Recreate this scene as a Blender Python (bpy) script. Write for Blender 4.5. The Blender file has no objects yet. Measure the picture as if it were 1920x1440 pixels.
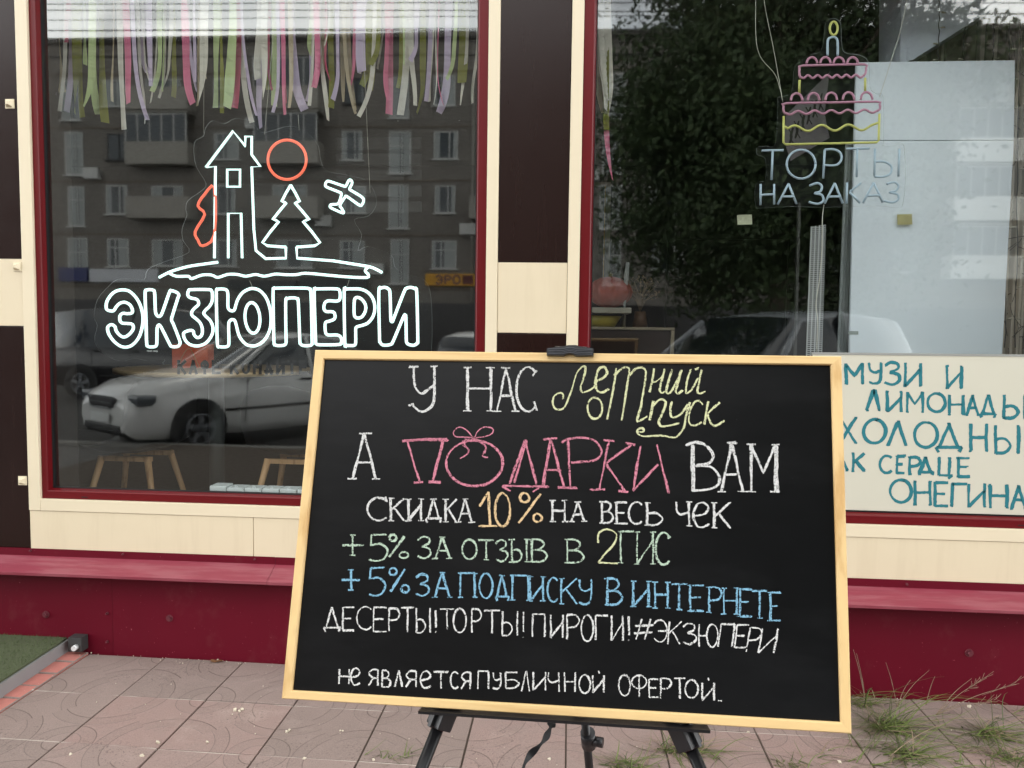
import bpy, bmesh, math, random
from mathutils import Vector, Matrix
R=math.radians
S=bpy.context.scene; COL=S.collection
rnd=random.Random(7)
# ------------------------------------------------------------------ camera
CAMZ=1.5; FPX=1442.0
CR=Vector((0.9971,0.0749,0.01374)); CU=Vector((-0.01874,0.06645,0.99761)); CF=Vector((-0.07381,0.99497,-0.06766))
cd=bpy.data.cameras.new('camera'); cam=bpy.data.objects.new('camera',cd); COL.objects.link(cam)
cd.sensor_width=36; cd.lens=FPX/1920*36; cd.clip_start=0.05; cd.clip_end=500
CF.normalize(); CR=(CR-CF*CR.dot(CF)).normalized(); CU=CR.cross(CF)
m=Matrix((CR,CU,-CF)).transposed().to_4x4(); m.translation=Vector((0,0,CAMZ)); cam.matrix_world=m
S.camera=cam
# ------------------------------------------------------------------ world, sun, exposure
SUN_EL,SUN_AZ=R(48),R(205)
w=bpy.data.worlds.new('World'); S.world=w; w.use_nodes=True
nt=w.node_tree; N=nt.nodes; L=nt.links
bg=N['Background']; bg.inputs[1].default_value=0.1
sky=N.new('ShaderNodeTexSky'); sky.sky_type='NISHITA'; sky.sun_disc=False; sky.sun_elevation=SUN_EL; sky.sun_rotation=SUN_AZ
tc=N.new('ShaderNodeTexCoord'); mp=N.new('ShaderNodeMapping'); mp.inputs['Scale'].default_value=(1.6,1.6,4.5); mp.inputs['Location'].default_value=(0.3,0.1,0.35)
no=N.new('ShaderNodeTexNoise'); no.inputs['Scale'].default_value=1.7; no.inputs['Detail'].default_value=7; no.inputs['Roughness'].default_value=.55
cr=N.new('ShaderNodeValToRGB'); cr.color_ramp.elements[0].position=.3; cr.color_ramp.elements[1].position=.44
cl=N.new('ShaderNodeMix'); cl.data_type='RGBA'
L.new(tc.outputs['Generated'],mp.inputs[0]); L.new(mp.outputs[0],no.inputs['Vector']); L.new(no.outputs[0],cr.inputs[0])
L.new(cr.outputs[0],cl.inputs[0]); L.new(sky.outputs[0],cl.inputs[6]); 
no2=N.new('ShaderNodeTexNoise'); no2.inputs['Scale'].default_value=2.3; no2.inputs['Detail'].default_value=6; L.new(mp.outputs[0],no2.inputs['Vector'])
cc2=N.new('ShaderNodeValToRGB'); cc2.color_ramp.elements[0].position=.35; cc2.color_ramp.elements[1].position=.62; cc2.color_ramp.elements[0].color=(.66,.69,.73,1); cc2.color_ramp.elements[1].color=(1,.99,.97,1); L.new(no2.outputs[0],cc2.inputs[0])
mu2=N.new('ShaderNodeMix'); mu2.data_type='RGBA'; mu2.blend_type='MULTIPLY'; mu2.inputs[0].default_value=1; L.new(cc2.outputs[0],mu2.inputs[6]); 
sx2=N.new('ShaderNodeSeparateXYZ'); L.new(tc.outputs['Generated'],sx2.inputs[0]); gr=N.new('ShaderNodeMapRange'); gr.inputs[1].default_value=.32; gr.inputs[2].default_value=.52; gr.inputs[3].default_value=112; gr.inputs[4].default_value=36; L.new(sx2.outputs[2],gr.inputs[0]); L.new(gr.outputs[0],mu2.inputs[7]); L.new(mu2.outputs[2],cl.inputs[7])
L.new(cl.outputs[2],bg.inputs[0])
ld=bpy.data.lights.new('sun','SUN'); ld.energy=1.0; ld.angle=R(20); ld.color=(1,.95,.88)
lo=bpy.data.objects.new('sun',ld); COL.objects.link(lo)
sd=Vector((math.sin(SUN_AZ)*math.cos(SUN_EL),math.cos(SUN_AZ)*math.cos(SUN_EL),math.sin(SUN_EL)))
lo.rotation_euler=sd.to_track_quat('Z','Y').to_euler(); lo.location=sd*30
S.view_settings.view_transform='Standard'; S.view_settings.look='None'; S.view_settings.gamma=1
S.view_settings.exposure=-0.72
S.render.engine='CYCLES'; S.render.resolution_x=1024; S.render.resolution_y=768
S.cycles.max_bounces=10; S.cycles.transparent_max_bounces=24
# ------------------------------------------------------------------ pixel helpers (photo pixels 1920x1440)
CAM=Vector((0,0,CAMZ)); YW=3.25; YG=3.30
def ray(px,py): return CR*((px-960)/FPX)-CU*((py-720)/FPX)+CF
def P(px,py,Y=YW):
    v=ray(px,py); return CAM+v*(Y/v.y)
BN=Vector((0.03135,0.96923,-0.24417)).normalized(); BOFF=1.32002
def PB(px,py,d=0.0):          # on the chalkboard plane, d metres towards the viewer
    v=ray(px,py); return CAM+v*((BOFF-d)/BN.dot(v))
def gz(x): return 0.001-0.0085*x
def PG(px,py):
    v=ray(px,py); t=-CAMZ/v.z
    for _ in range(8): t=(gz(t*v.x)-CAMZ)/v.z
    return CAM+v*t
def VP(px,py,Yv):             # a place behind the viewer, found through its mirror image in the glass
    p=P(px,py,Yv); return Vector((p.x,2*YG-Yv,p.z))
# ------------------------------------------------------------------ materials
def lin(c):
    return tuple((x/255/12.92 if x/255<=.04045 else ((x/255+.055)/1.055)**2.4) for x in c)+(1,)
class NT:
    def __init__(s,name):
        s.m=bpy.data.materials.new(name); s.m.use_nodes=True; s.t=s.m.node_tree; s.n=s.t.nodes; s.b=s.n['Principled BSDF']; s.o=s.n['Material Output']
    def new(s,t,**k):
        n=s.n.new('ShaderNode'+t)
        for a,b in k.items(): setattr(n,a,b)
        return n
    def link(s,a,b): s.t.links.new(a,b)
    def val(s,x):
        if isinstance(x,(int,float)):
            n=s.new('Value'); n.outputs[0].default_value=x; return n.outputs[0]
        return x
    def math(s,op,a,b=None,c=None):
        n=s.new('Math',operation=op)
        for i,v in enumerate((a,b,c)):
            if v is None: continue
            if isinstance(v,(int,float)): n.inputs[i].default_value=v
            else: s.link(v,n.inputs[i])
        return n.outputs[0]
    def coords(s,kind='Object',scale=(1,1,1)):
        t=s.new('TexCoord'); mp=s.new('Mapping'); mp.inputs['Scale'].default_value=scale; s.link(t.outputs[kind],mp.inputs[0]); return mp.outputs[0]
    def noise(s,vec,scale,detail=4,rough=.55):
        n=s.new('TexNoise'); n.inputs['Scale'].default_value=scale; n.inputs['Detail'].default_value=detail; n.inputs['Roughness'].default_value=rough; s.link(vec,n.inputs['Vector']); return n.outputs[0]
    def ramp(s,f,stops):
        n=s.new('ValToRGB'); e=n.color_ramp.elements
        while len(e)<len(stops): e.new(.5)
        for el,(p,c) in zip(e,stops): el.position=p; el.color=c if len(c)==4 else tuple(c)+(1,)
        s.link(f,n.inputs[0]); return n.outputs[0]
    def mix(s,f,a,b):
        n=s.new('Mix',data_type='RGBA')
        for i,v in ((0,f),(6,a),(7,b)):
            if isinstance(v,(int,float)): n.inputs[i].default_value=v
            elif isinstance(v,tuple): n.inputs[i].default_value=v
            else: s.link(v,n.inputs[i])
        return n.outputs[2]
    def bump(s,h,strength=.3,dist=.002):
        b=s.new('Bump'); b.inputs['Strength'].default_value=strength; b.inputs['Distance'].default_value=dist; s.link(h,b.inputs['Height']); s.link(b.outputs[0],s.b.inputs['Normal'])
def sc(c,k): return tuple(x*k for x in c[:3])+(1,)
def mat(name,col,rough=.5,var=.12,scale=6,metal=0,bump=0,bscale=80,spec=.5,stretch=(1,1,1),speck=None,coat=0,streak=None):
    t=NT(name); v=t.coords('Object',stretch)
    n=t.noise(v,scale,5)
    c=t.mix(n,sc(col,1-var),sc(col,1+var))
    if speck:
        sn=t.noise(v,speck[1],3,.7); f=t.ramp(sn,[(speck[2],(0,0,0)),(speck[2]+.04,(1,1,1))]); c=t.mix(f,c,speck[0])
    if streak:
        f=t.ramp(t.noise(t.coords('Object',streak[1]),1,5,.65),[(streak[2],(0,0,0)),(streak[2]+.16,(streak[3],)*3)]); c=t.mix(f,c,streak[0])
    t.link(c,t.b.inputs['Base Color']); t.b.inputs['Roughness'].default_value=rough; t.b.inputs['Metallic'].default_value=metal
    t.b.inputs['Specular IOR Level'].default_value=spec; t.b.inputs['Coat Weight'].default_value=coat
    if rough>.12:
        rn=t.noise(v,scale*4,3); rr=t.math('MULTIPLY_ADD',rn,rough*.4,rough*.8); t.link(rr,t.b.inputs['Roughness'])
    if bump: t.bump(t.noise(v,bscale,4),bump,.003)
    return t.m
def emis(name,col,st):
    t=NT(name); t.b.inputs['Base Color'].default_value=sc(col,.5); t.b.inputs['Emission Color'].default_value=col; t.b.inputs['Emission Strength'].default_value=st; t.b.inputs['Roughness'].default_value=.4
    return t.m
MAROON=lin((112,20,28)); 
m_cream=mat('cream_metal',lin((222,209,180)),.42,.035,3,streak=(lin((176,158,126)),(18,18,1.6),.5,.1),speck=(lin((150,130,95)),90,.78))
m_cream_b=mat('cream_metal_trim',lin((226,214,186)),.4,.03,5)
m_brown=mat('dark_brown_metal',lin((32,16,13)),.24,.08,2,streak=(lin((60,44,38)),(20,20,2),.56,.15),bump=.04,bscale=3,spec=.3,speck=(lin((80,60,50)),60,.8))
m_frame=mat('maroon_window_profile',lin((98,9,17)),.36,.06,4,spec=.3)
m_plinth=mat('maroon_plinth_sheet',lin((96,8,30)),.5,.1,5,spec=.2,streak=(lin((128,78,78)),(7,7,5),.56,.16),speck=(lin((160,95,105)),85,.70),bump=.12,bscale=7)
m_ledge=mat('maroon_ledge_sheet',lin((130,46,62)),.45,.14,9,stretch=(1,6,6),streak=(lin((186,138,142)),(3,26,26),.44,.16),speck=(lin((90,40,45)),70,.75))  # maroon base lightened to paint in sky sheen; pale streaks are dust
m_gasket=mat('black_rubber',lin((22,22,24)),.5)
m_pot=mat('off_white_metal_stud',lin((225,214,184)),.35,.05)
m_boltm=mat('maroon_bolt',lin((100,42,52)),.4,.2,60)
m_darkroom=mat('dark_interior_paint',lin((40,34,30)),.7)
m_darkfloor=mat('dark_interior_floor',lin((70,58,50)),.5)
m_pink=lin((205,105,140))
m_black=mat('black_plastic',lin((24,24,27)),.38,.15,30)
m_blackm=mat('black_painted_aluminium',lin((20,20,22)),.3,.1,20)
m_rubberhi=mat('grey_rubber_ridge',lin((58,60,66)),.45)
m_white=mat('white_paint',lin((215,217,216)),.4,.04)
m_wire=mat('clear_wire',lin((190,188,175)),.3)
m_wood=None
def wood(name,base,dark,axis):
    t=NT(name); stx=[60,60,60]; stx[axis]=3.2
    v=t.coords('Object',tuple(stx)); n=t.noise(v,1.0,4,.6); 
    v2=t.coords('Object',tuple(4 if i==axis else 26 for i in range(3))); n2=t.noise(v2,1.0,2)
    f=t.math('MULTIPLY_ADD',n2,.6,t.math('MULTIPLY',n,.4)); c=t.ramp(f,[(.36,dark),(.47,base),(.6,sc(base,1.08)),(.75,sc(base,.85))])
    t.link(c,t.b.inputs['Base Color']); t.b.inputs['Roughness'].default_value=.5; t.bump(n,.15,.001)
    return t.m
PINE=lin((222,190,134)); PINED=lin((204,164,106))
m_pine_x=wood('pine_along',PINE,PINED,0); m_pine_z=wood('pine_upright',PINE,PINED,2)
m_stoolwood=wood('beech',lin((190,150,108)),lin((150,112,76)),2)
m_tablewood=wood('birch_table',lin((190,164,130)),lin((165,138,104)),0)
def chalkboard_mat():
    t=NT('chalkboard_surface'); v=t.coords('Object')
    n=t.noise(v,5,6,.6); sm=t.noise(t.coords('Object',(3,3,14)),4,5,.65)
    c=t.ramp(t.math('MULTIPLY_ADD',sm,.5,t.math('MULTIPLY',n,.5)),[(.3,(.002,.0021,.0024)),(.7,(.004,.0042,.0048))])
    hz=t.noise(t.coords('Object',(2,2,7)),2.2,6,.7); c=t.mix(t.ramp(hz,[(.48,(0,0,0)),(.75,(.05,.05,.05))]),c,(.08,.08,.085,1)); dn=t.noise(v,420,2,.6); f=t.ramp(dn,[(.76,(0,0,0)),(.8,(.4,.4,.4))]); c=t.mix(f,c,(.2,.2,.2,1))
    t.link(c,t.b.inputs['Base Color']); t.b.inputs['Roughness'].default_value=.3; t.b.inputs['Specular IOR Level'].default_value=.24
    return t.m
m_board=chalkboard_mat()
def chalk_mat(name,col,cover=.38):
    t=NT(name); uv=t.new('UVMap'); sep=t.new('SeparateXYZ'); t.link(uv.outputs[0],sep.inputs[0])
    v=t.coords('Object'); n=t.noise(v,520,2,.7); n2=t.noise(v,130,2,.6)
    u=t.math('ABSOLUTE',t.math('MULTIPLY_ADD',sep.outputs[0],2,-1)); u=t.math('POWER',u,3)
    g=t.math('ADD',t.math('MULTIPLY',n,.7),t.math('MULTIPLY',n2,.3))
    a=t.math('SUBTRACT',g,t.math('MULTIPLY_ADD',u,.13,cover)); a=t.math('MULTIPLY',a,14)
    cl=t.new('Clamp'); t.link(a,cl.inputs[0])
    t.link(cl.outputs[0],t.b.inputs['Alpha']); t.b.inputs['Base Color'].default_value=col; t.b.inputs['Roughness'].default_value=.9
    t.b.inputs['Specular IOR Level'].default_value=.1
    return t.m
def glass_mat(name,f0,tint):
    t=NT(name); t.n.remove(t.b)
    lw=t.new('LayerWeight'); lw.inputs['Blend'].default_value=.5; fo=t.math('MULTIPLY_ADD',t.math('POWER',lw.outputs['Facing'],5),1-f0,f0)
    v=t.coords('Object'); b=t.new('Bump'); b.inputs['Strength'].default_value=.02; b.inputs['Distance'].default_value=.02; t.link(t.noise(v,1.2,1),b.inputs['Height'])
    gl=t.new('BsdfGlossy'); gl.inputs['Roughness'].default_value=0.022; gl.inputs['Color'].default_value=(.97,1,.98,1); t.link(b.outputs[0],gl.inputs['Normal'])
    tr=t.new('BsdfTransparent'); tr.inputs[0].default_value=tint
    mx=t.new('MixShader'); t.link(fo,mx.inputs[0]); t.link(tr.outputs[0],mx.inputs[1]); t.link(gl.outputs[0],mx.inputs[2]); t.link(mx.outputs[0],t.o.inputs[0])
    return t.m
m_glass=glass_mat('window_glass',.125,(.93,.95,.94,1))
def clear_mat(name,tint,extra):
    t=NT(name); t.n.remove(t.b); tr=t.new('BsdfTransparent'); tr.inputs[0].default_value=tint
    d=t.new('BsdfDiffuse' if extra<.2 else 'BsdfTranslucent'); d.inputs[0].default_value=(.9,.95,.95,1); mx=t.new('MixShader'); mx.inputs[0].default_value=extra
    t.link(tr.outputs[0],mx.inputs[1]); t.link(d.outputs[0],mx.inputs[2]); t.link(mx.outputs[0],t.o.inputs[0]); return t.m
m_clearback=clear_mat('glass_inner_face',(.97,.98,.98,1),0.0)
m_acryl=clear_mat('clear_acrylic',(.985,.99,.99,1),.005)
m_acedge=clear_mat('acrylic_edge',(.7,.75,.75,1),.3)
# ------------------------------------------------------------------ mesh helpers
def new(): return bmesh.new()
def obj(name,bm,mats,parent=None,smooth=False):
    me=bpy.data.meshes.new(name); bm.normal_update(); bm.to_mesh(me); bm.free()
    for mm in (mats if isinstance(mats,(list,tuple)) else [mats]): me.materials.append(mm)
    if smooth:
        for p in me.polygons: p.use_smooth=True
    o=bpy.data.objects.new(name,me); COL.objects.link(o)
    if parent is not None: par(o,parent)
    return o
def par(o,p):
    o.parent=p
    if p.type=='EMPTY': o.matrix_parent_inverse=(Matrix.Translation(p.location)@p.rotation_euler.to_matrix().to_4x4()).inverted()
def tag(o,label,cat,group=None):
    o['label']=label; o['category']=cat
    if group: o['group']=group
    return o
def thing(name,label,cat,loc=(0,0,0),group=None):
    o=bpy.data.objects.new(name,None); COL.objects.link(o); o.location=loc; o.empty_display_size=.1
    return tag(o,label,cat,group)
def structure(o): o['kind']='structure'; return o
def box(bm,a,b,mi=0,bev=0,M=None):
    x0,y0,z0=(min(a[i],b[i]) for i in range(3)); x1,y1,z1=(max(a[i],b[i]) for i in range(3))
    vs=[bm.verts.new(p) for p in ((x0,y0,z0),(x1,y0,z0),(x1,y1,z0),(x0,y1,z0),(x0,y0,z1),(x1,y0,z1),(x1,y1,z1),(x0,y1,z1))]
    if M is not None:
        for v in vs: v.co=M@v.co
    fs=[bm.faces.new([vs[i] for i in f]) for f in ((3,2,1,0),(4,5,6,7),(0,1,5,4),(1,2,6,5),(2,3,7,6),(3,0,4,7))]
    for f in fs: f.material_index=mi
    if bev:
        es=list({e for f in fs for e in f.edges}); r=bmesh.ops.bevel(bm,geom=es,offset=bev,segments=2,profile=.7,affect='EDGES')
        for f in r['faces']: f.material_index=mi
    return vs
def frame_of(d):
    d=d.normalized(); a=Vector((0,0,1)) if abs(d.z)<.9 else Vector((1,0,0)); u=d.cross(a).normalized(); return u,d.cross(u).normalized()
def tube(bm,pts,r,seg=8,closed=False,mi=0,cap=True):
    pts=[Vector(p) for p in pts]; n=len(pts); rings=[]; u=None
    for i,p in enumerate(pts):
        if closed: d=pts[(i+1)%n]-pts[i-1]
        else: d=pts[min(i+1,n-1)]-pts[max(i-1,0)]
        if d.length<1e-9: d=Vector((0,0,1))
        d.normalize()
        if u is None: u,v=frame_of(d)
        else:
            u=(u-d*u.dot(d))
            if u.length<1e-6: u,_=frame_of(d)
            u.normalize()
        v=d.cross(u); rr=r[i] if isinstance(r,(list,tuple)) else r
        rings.append([bm.verts.new(p+(u*math.cos(2*math.pi*k/seg)+v*math.sin(2*math.pi*k/seg))*rr) for k in range(seg)])
    m=n if closed else n-1
    for i in range(m):
        A,B=rings[i],rings[(i+1)%n]
        off=0
        if closed and i==n-1:
            off=min(range(seg),key=lambda o:sum((A[k].co-B[(k+o)%seg].co).length for k in range(seg)))
        for k in range(seg):
            f=bm.faces.new((A[k],A[(k+1)%seg],B[(k+1+off)%seg],B[(k+off)%seg])); f.material_index=mi; f.smooth=True
    if not closed and cap:
        f=bm.faces.new(rings[0][::-1]); f.material_index=mi; f=bm.faces.new(rings[-1]); f.material_index=mi
def cyl(bm,a,b,r0,r1=None,seg=16,mi=0):
    tube(bm,[a,b],[r0,r0 if r1 is None else r1],seg,mi=mi)
def catmull(pts,n=6,closed=False):
    pts=[Vector(p) for p in pts]; N_=len(pts); out=[]
    if N_<3: return pts
    rng=range(N_) if closed else range(N_-1)
    g=(lambda i:pts[i%N_]) if closed else (lambda i:pts[max(0,min(N_-1,i))])
    for i in rng:
        a,b,c,d=g(i-1),g(i),g(i+1),g(i+2)
        for k in range(n):
            t=k/n; out.append(.5*((2*b)+(c-a)*t+(2*a-5*b+4*c-d)*t*t+(3*b-a-3*c+d)*t**3))
    if not closed: out.append(pts[-1])
    return out
def strip(bm,pts,w,nrm,uvl,jit=0,mi=0):
    n=len(pts); prev=None; L0=0
    for i,p in enumerate(pts):
        d=pts[min(i+1,n-1)]-pts[max(i-1,0)]
        if d.length<1e-9: continue
        s=d.normalized().cross(nrm).normalized(); ww=(w[i] if isinstance(w,(list,tuple)) else w)*(1+rnd.uniform(-jit,jit))*.5
        a,b=bm.verts.new(p-s*ww),bm.verts.new(p+s*ww)
        if prev:
            f=bm.faces.new((prev[0],prev[1],b,a)); f.material_index=mi
            if uvl: 
                for l,u in zip(f.loops,((0,L0),(1,L0),(1,L0+1),(0,L0+1))): l[uvl].uv=u
            L0+=1
        prev=(a,b)
def poly(bm,pts,thick,nrm,mi=0,mie=0):
    """flat outline with thickness"""
    A=[bm.verts.new(p) for p in pts]; B=[bm.verts.new(p+nrm*thick) for p in pts]; n=len(A)
    f=bm.faces.new(A); f.material_index=mi; g=bm.faces.new(B[::-1]); g.material_index=mi
    for i in range(n):
        h=bm.faces.new((A[i],B[i],B[(i+1)%n],A[(i+1)%n])); h.material_index=mie
    bmesh.ops.recalc_face_normals(bm,faces=bm.faces[:]); return f
# ------------------------------------------------------------------ lettering strokes (unit boxes, y down)
def arc(cx,cy,rx,ry,a0,a1,n=14): return [(cx+rx*math.cos(R(a0+(a1-a0)*i/n)),cy+ry*math.sin(R(a0+(a1-a0)*i/n))) for i in range(n+1)]
l=lambda *p:('l',list(p)); c=lambda *p:('c',list(p)); a_=lambda *k:('p',arc(*k))
G={'А':[l((.5,0),(0,1)),l((.5,0),(1,1)),l((.2,.64),(.8,.64))],'Н':[l((0,0),(0,1)),l((1,0),(1,1)),l((0,.48),(1,.48))],
'С':[a_(.58,.5,.58,.5,-48,-312)],'К':[l((0,0),(0,1)),l((1,0),(.05,.52)),l((.28,.42),(1,1))],
'И':[l((0,0),(0,1)),l((0,1),(1,.28)),l((1,0),(1,1))],'Д':[l((.5,0),(.12,.88)),l((.5,0),(.85,.88)),l((0,.88),(1,.88)),l((0,.88),(.1,1.06)),l((1,.88),(.9,1.06))],
'В':[l((0,0),(0,1)),c((0,0),(.55,.02),(.8,.22),(.5,.44),(.1,.47)),c((.1,.47),(.7,.5),(1,.74),(.7,.97),(0,1))],
'Е':[l((0,0),(0,1)),l((0,0),(1,0)),l((0,.48),(.75,.48)),l((0,1),(1,1))],'Ь':[l((0,0),(0,1)),c((0,.5),(.6,.47),(1,.73),(.65,.98),(0,1))],
'Ы':[l((0,0),(0,1)),c((0,.5),(.4,.47),(.65,.73),(.42,.98),(0,1)),l((1,0),(1,1))],
'З':[c((0,.16),(.4,0),(.85,.08),(.85,.3),(.35,.46)),c((.35,.46),(.9,.56),(1,.8),(.55,1),(0,.9))],'О':[a_(.5,.5,.5,.5,-80,290,22)],
'Т':[l((0,0),(1,0)),l((.5,0),(.5,1))],'П':[l((0,0),(1,0)),l((0,0),(0,1)),l((1,0),(1,1))],'Г':[l((0,0),(0,1)),l((0,0),(1,0))],
'Р':[l((0,0),(0,1)),c((0,0),(.7,.02),(1,.24),(.7,.48),(0,.52))],'У':[c((0,0),(.1,.33),(.45,.46),(1,.36)),c((1,0),(1,.6),(.8,.93),(.4,1),(0,.93))],
'Ц':[l((0,0),(0,.85)),l((.8,0),(.8,.85)),l((0,.85),(1,.85)),l((1,.85),(.7,1))],'Ч':[c((0,0),(.05,.4),(.4,.52),(1,.42)),l((1,0),(1,1))],
'М':[l((0,0),(0,1)),l((0,0),(.5,.6),(1,0)),l((1,0),(1,1))],'Л':[l((.6,0),(0,1)),l((.6,0),(1,1))],
'Э':[a_(.42,.5,.58,.5,-140,140),l((.3,.5),(1,.5))],'Ю':[l((0,0),(0,1)),l((0,.5),(.4,.5)),a_(.7,.5,.3,.5,-80,290,18)],
'Б':[l((0,0),(0,1)),l((0,0),(.9,0)),c((0,.5),(.65,.47),(1,.72),(.6,.98),(0,1))],
'Я':[l((1,0),(1,1)),c((1,0),(.4,0),(.05,.25),(.4,.5),(1,.52)),l((.5,.52),(0,1))],'Й':[l((0,.12),(0,1)),l((0,1),(1,.3)),l((1,.12),(1,1)),l((.5,-.12),(.58,.02))],
'Ф':[l((.5,0),(.5,1)),a_(.5,.32,.5,.3,-80,290,18)],'Х':[l((0,0),(1,1)),l((1,0),(0,1))],'!':[l((.5,0),(.5,.78)),l((.4,.97),(.6,.99))],'.':[l((0,.5),(1,.6))],
'е':[c((.08,.55),(.75,.45),(.95,.2),(.6,0),(.2,.12),(0,.55),(.25,.95),(.6,1),(1,.88))],
'+':[l((.5,0),(.5,1)),l((0,.5),(1,.5))],'5':[l((.9,0),(.1,.02)),l((.1,.02),(.05,.42)),c((.05,.42),(.6,.36),(1,.6),(.8,.92),(.35,1),(0,.95))],
'%':[l((.8,0),(.1,1)),a_(.17,.12,.15,.13,0,360,12),a_(.85,.88,.15,.13,0,360,12)],'1':[l((0,.42),(.5,0)),l((.5,0),(.55,.98)),l((0,1),(1,1))],
'0':[a_(.5,.5,.5,.5,-80,290,22)],'2':[c((0,.4),(.05,.1),(.5,0),(.95,.15),(.8,.45),(.3,.75),(0,.98)),l((0,.98),(1,1))],
'#':[l((.4,0),(.1,1)),l((.85,0),(.55,1)),l((.05,.35),(1,.3)),l((0,.7),(.95,.65))]}
def glyph(ch,x0,x1,y0,y1,serif=0,slant=0):
    """strokes in crop pixels: list of (points, straight, weight)"""
    out=[]
    for kind,pts in G[ch]:
        q=[(x0+(x1-x0)*x+slant*(.5-y),y0+(y1-y0)*y) for x,y in pts]
        out.append((kind,q))
        if serif and kind=='l' and abs(pts[0][1]-pts[-1][1])>.6:
            for (x,y),(ux,uy) in ((q[0],pts[0]),(q[-1],pts[-1])):
                if uy<.02 or uy>.98:
                    k=rnd.uniform(.8,1.15); out.append(('s',[(x-serif*k,y+rnd.uniform(-2,2)),(x+serif,y+rnd.uniform(-2,2))]))
    return out
def draw(bm,uvl,strokes,org,scale,proj,width,nrm,double=True):
    """chalk / marker strokes given in crop pixels"""
    for kind,q in strokes:
        v=[Vector((x,y,0)) for x,y in q]
        if kind=='c': v=catmull(v,7)
        elif kind in('l','s'):
            o=[]
            for i in range(len(v)-1):
                n=max(2,int((v[i+1]-v[i]).length/14))
                o+=[v[i].lerp(v[i+1],k/n) for k in range(n)]
            v=o+[v[-1]]
        ww=width*(.62 if kind=='s' else 1)
        passes=1
        if double and kind!='s': passes=2
        for ps in range(passes):
            ox,oy=(0,0) if ps==0 else (rnd.uniform(-.5,.5)*width,rnd.uniform(-.35,.35)*width)
            pts=[]
            wob=rnd.uniform(0,6)
            for i,p in enumerate(v):
                jx=rnd.uniform(-.06,.06)*width+.10*width*math.sin(i*.45+wob); jy=rnd.uniform(-.06,.06)*width
                pts.append(proj(org[0]+(p.x+ox+jx)/scale,org[1]+(p.y+oy+jy)/scale,.0006+.0003*ps))
            ph2=rnd.uniform(0,6); fr2=rnd.uniform(.12,.3)
            k=(pts[0]-proj(org[0]+(v[0].x+ox+ww)/scale,org[1]+(v[0].y+oy)/scale,.0006)).length
            strip(bm,pts,[k*(1 if ps==0 else .6)*(1+.22*math.sin(i*fr2+ph2)) for i in range(len(pts))],nrm,uvl,.12)
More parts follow.
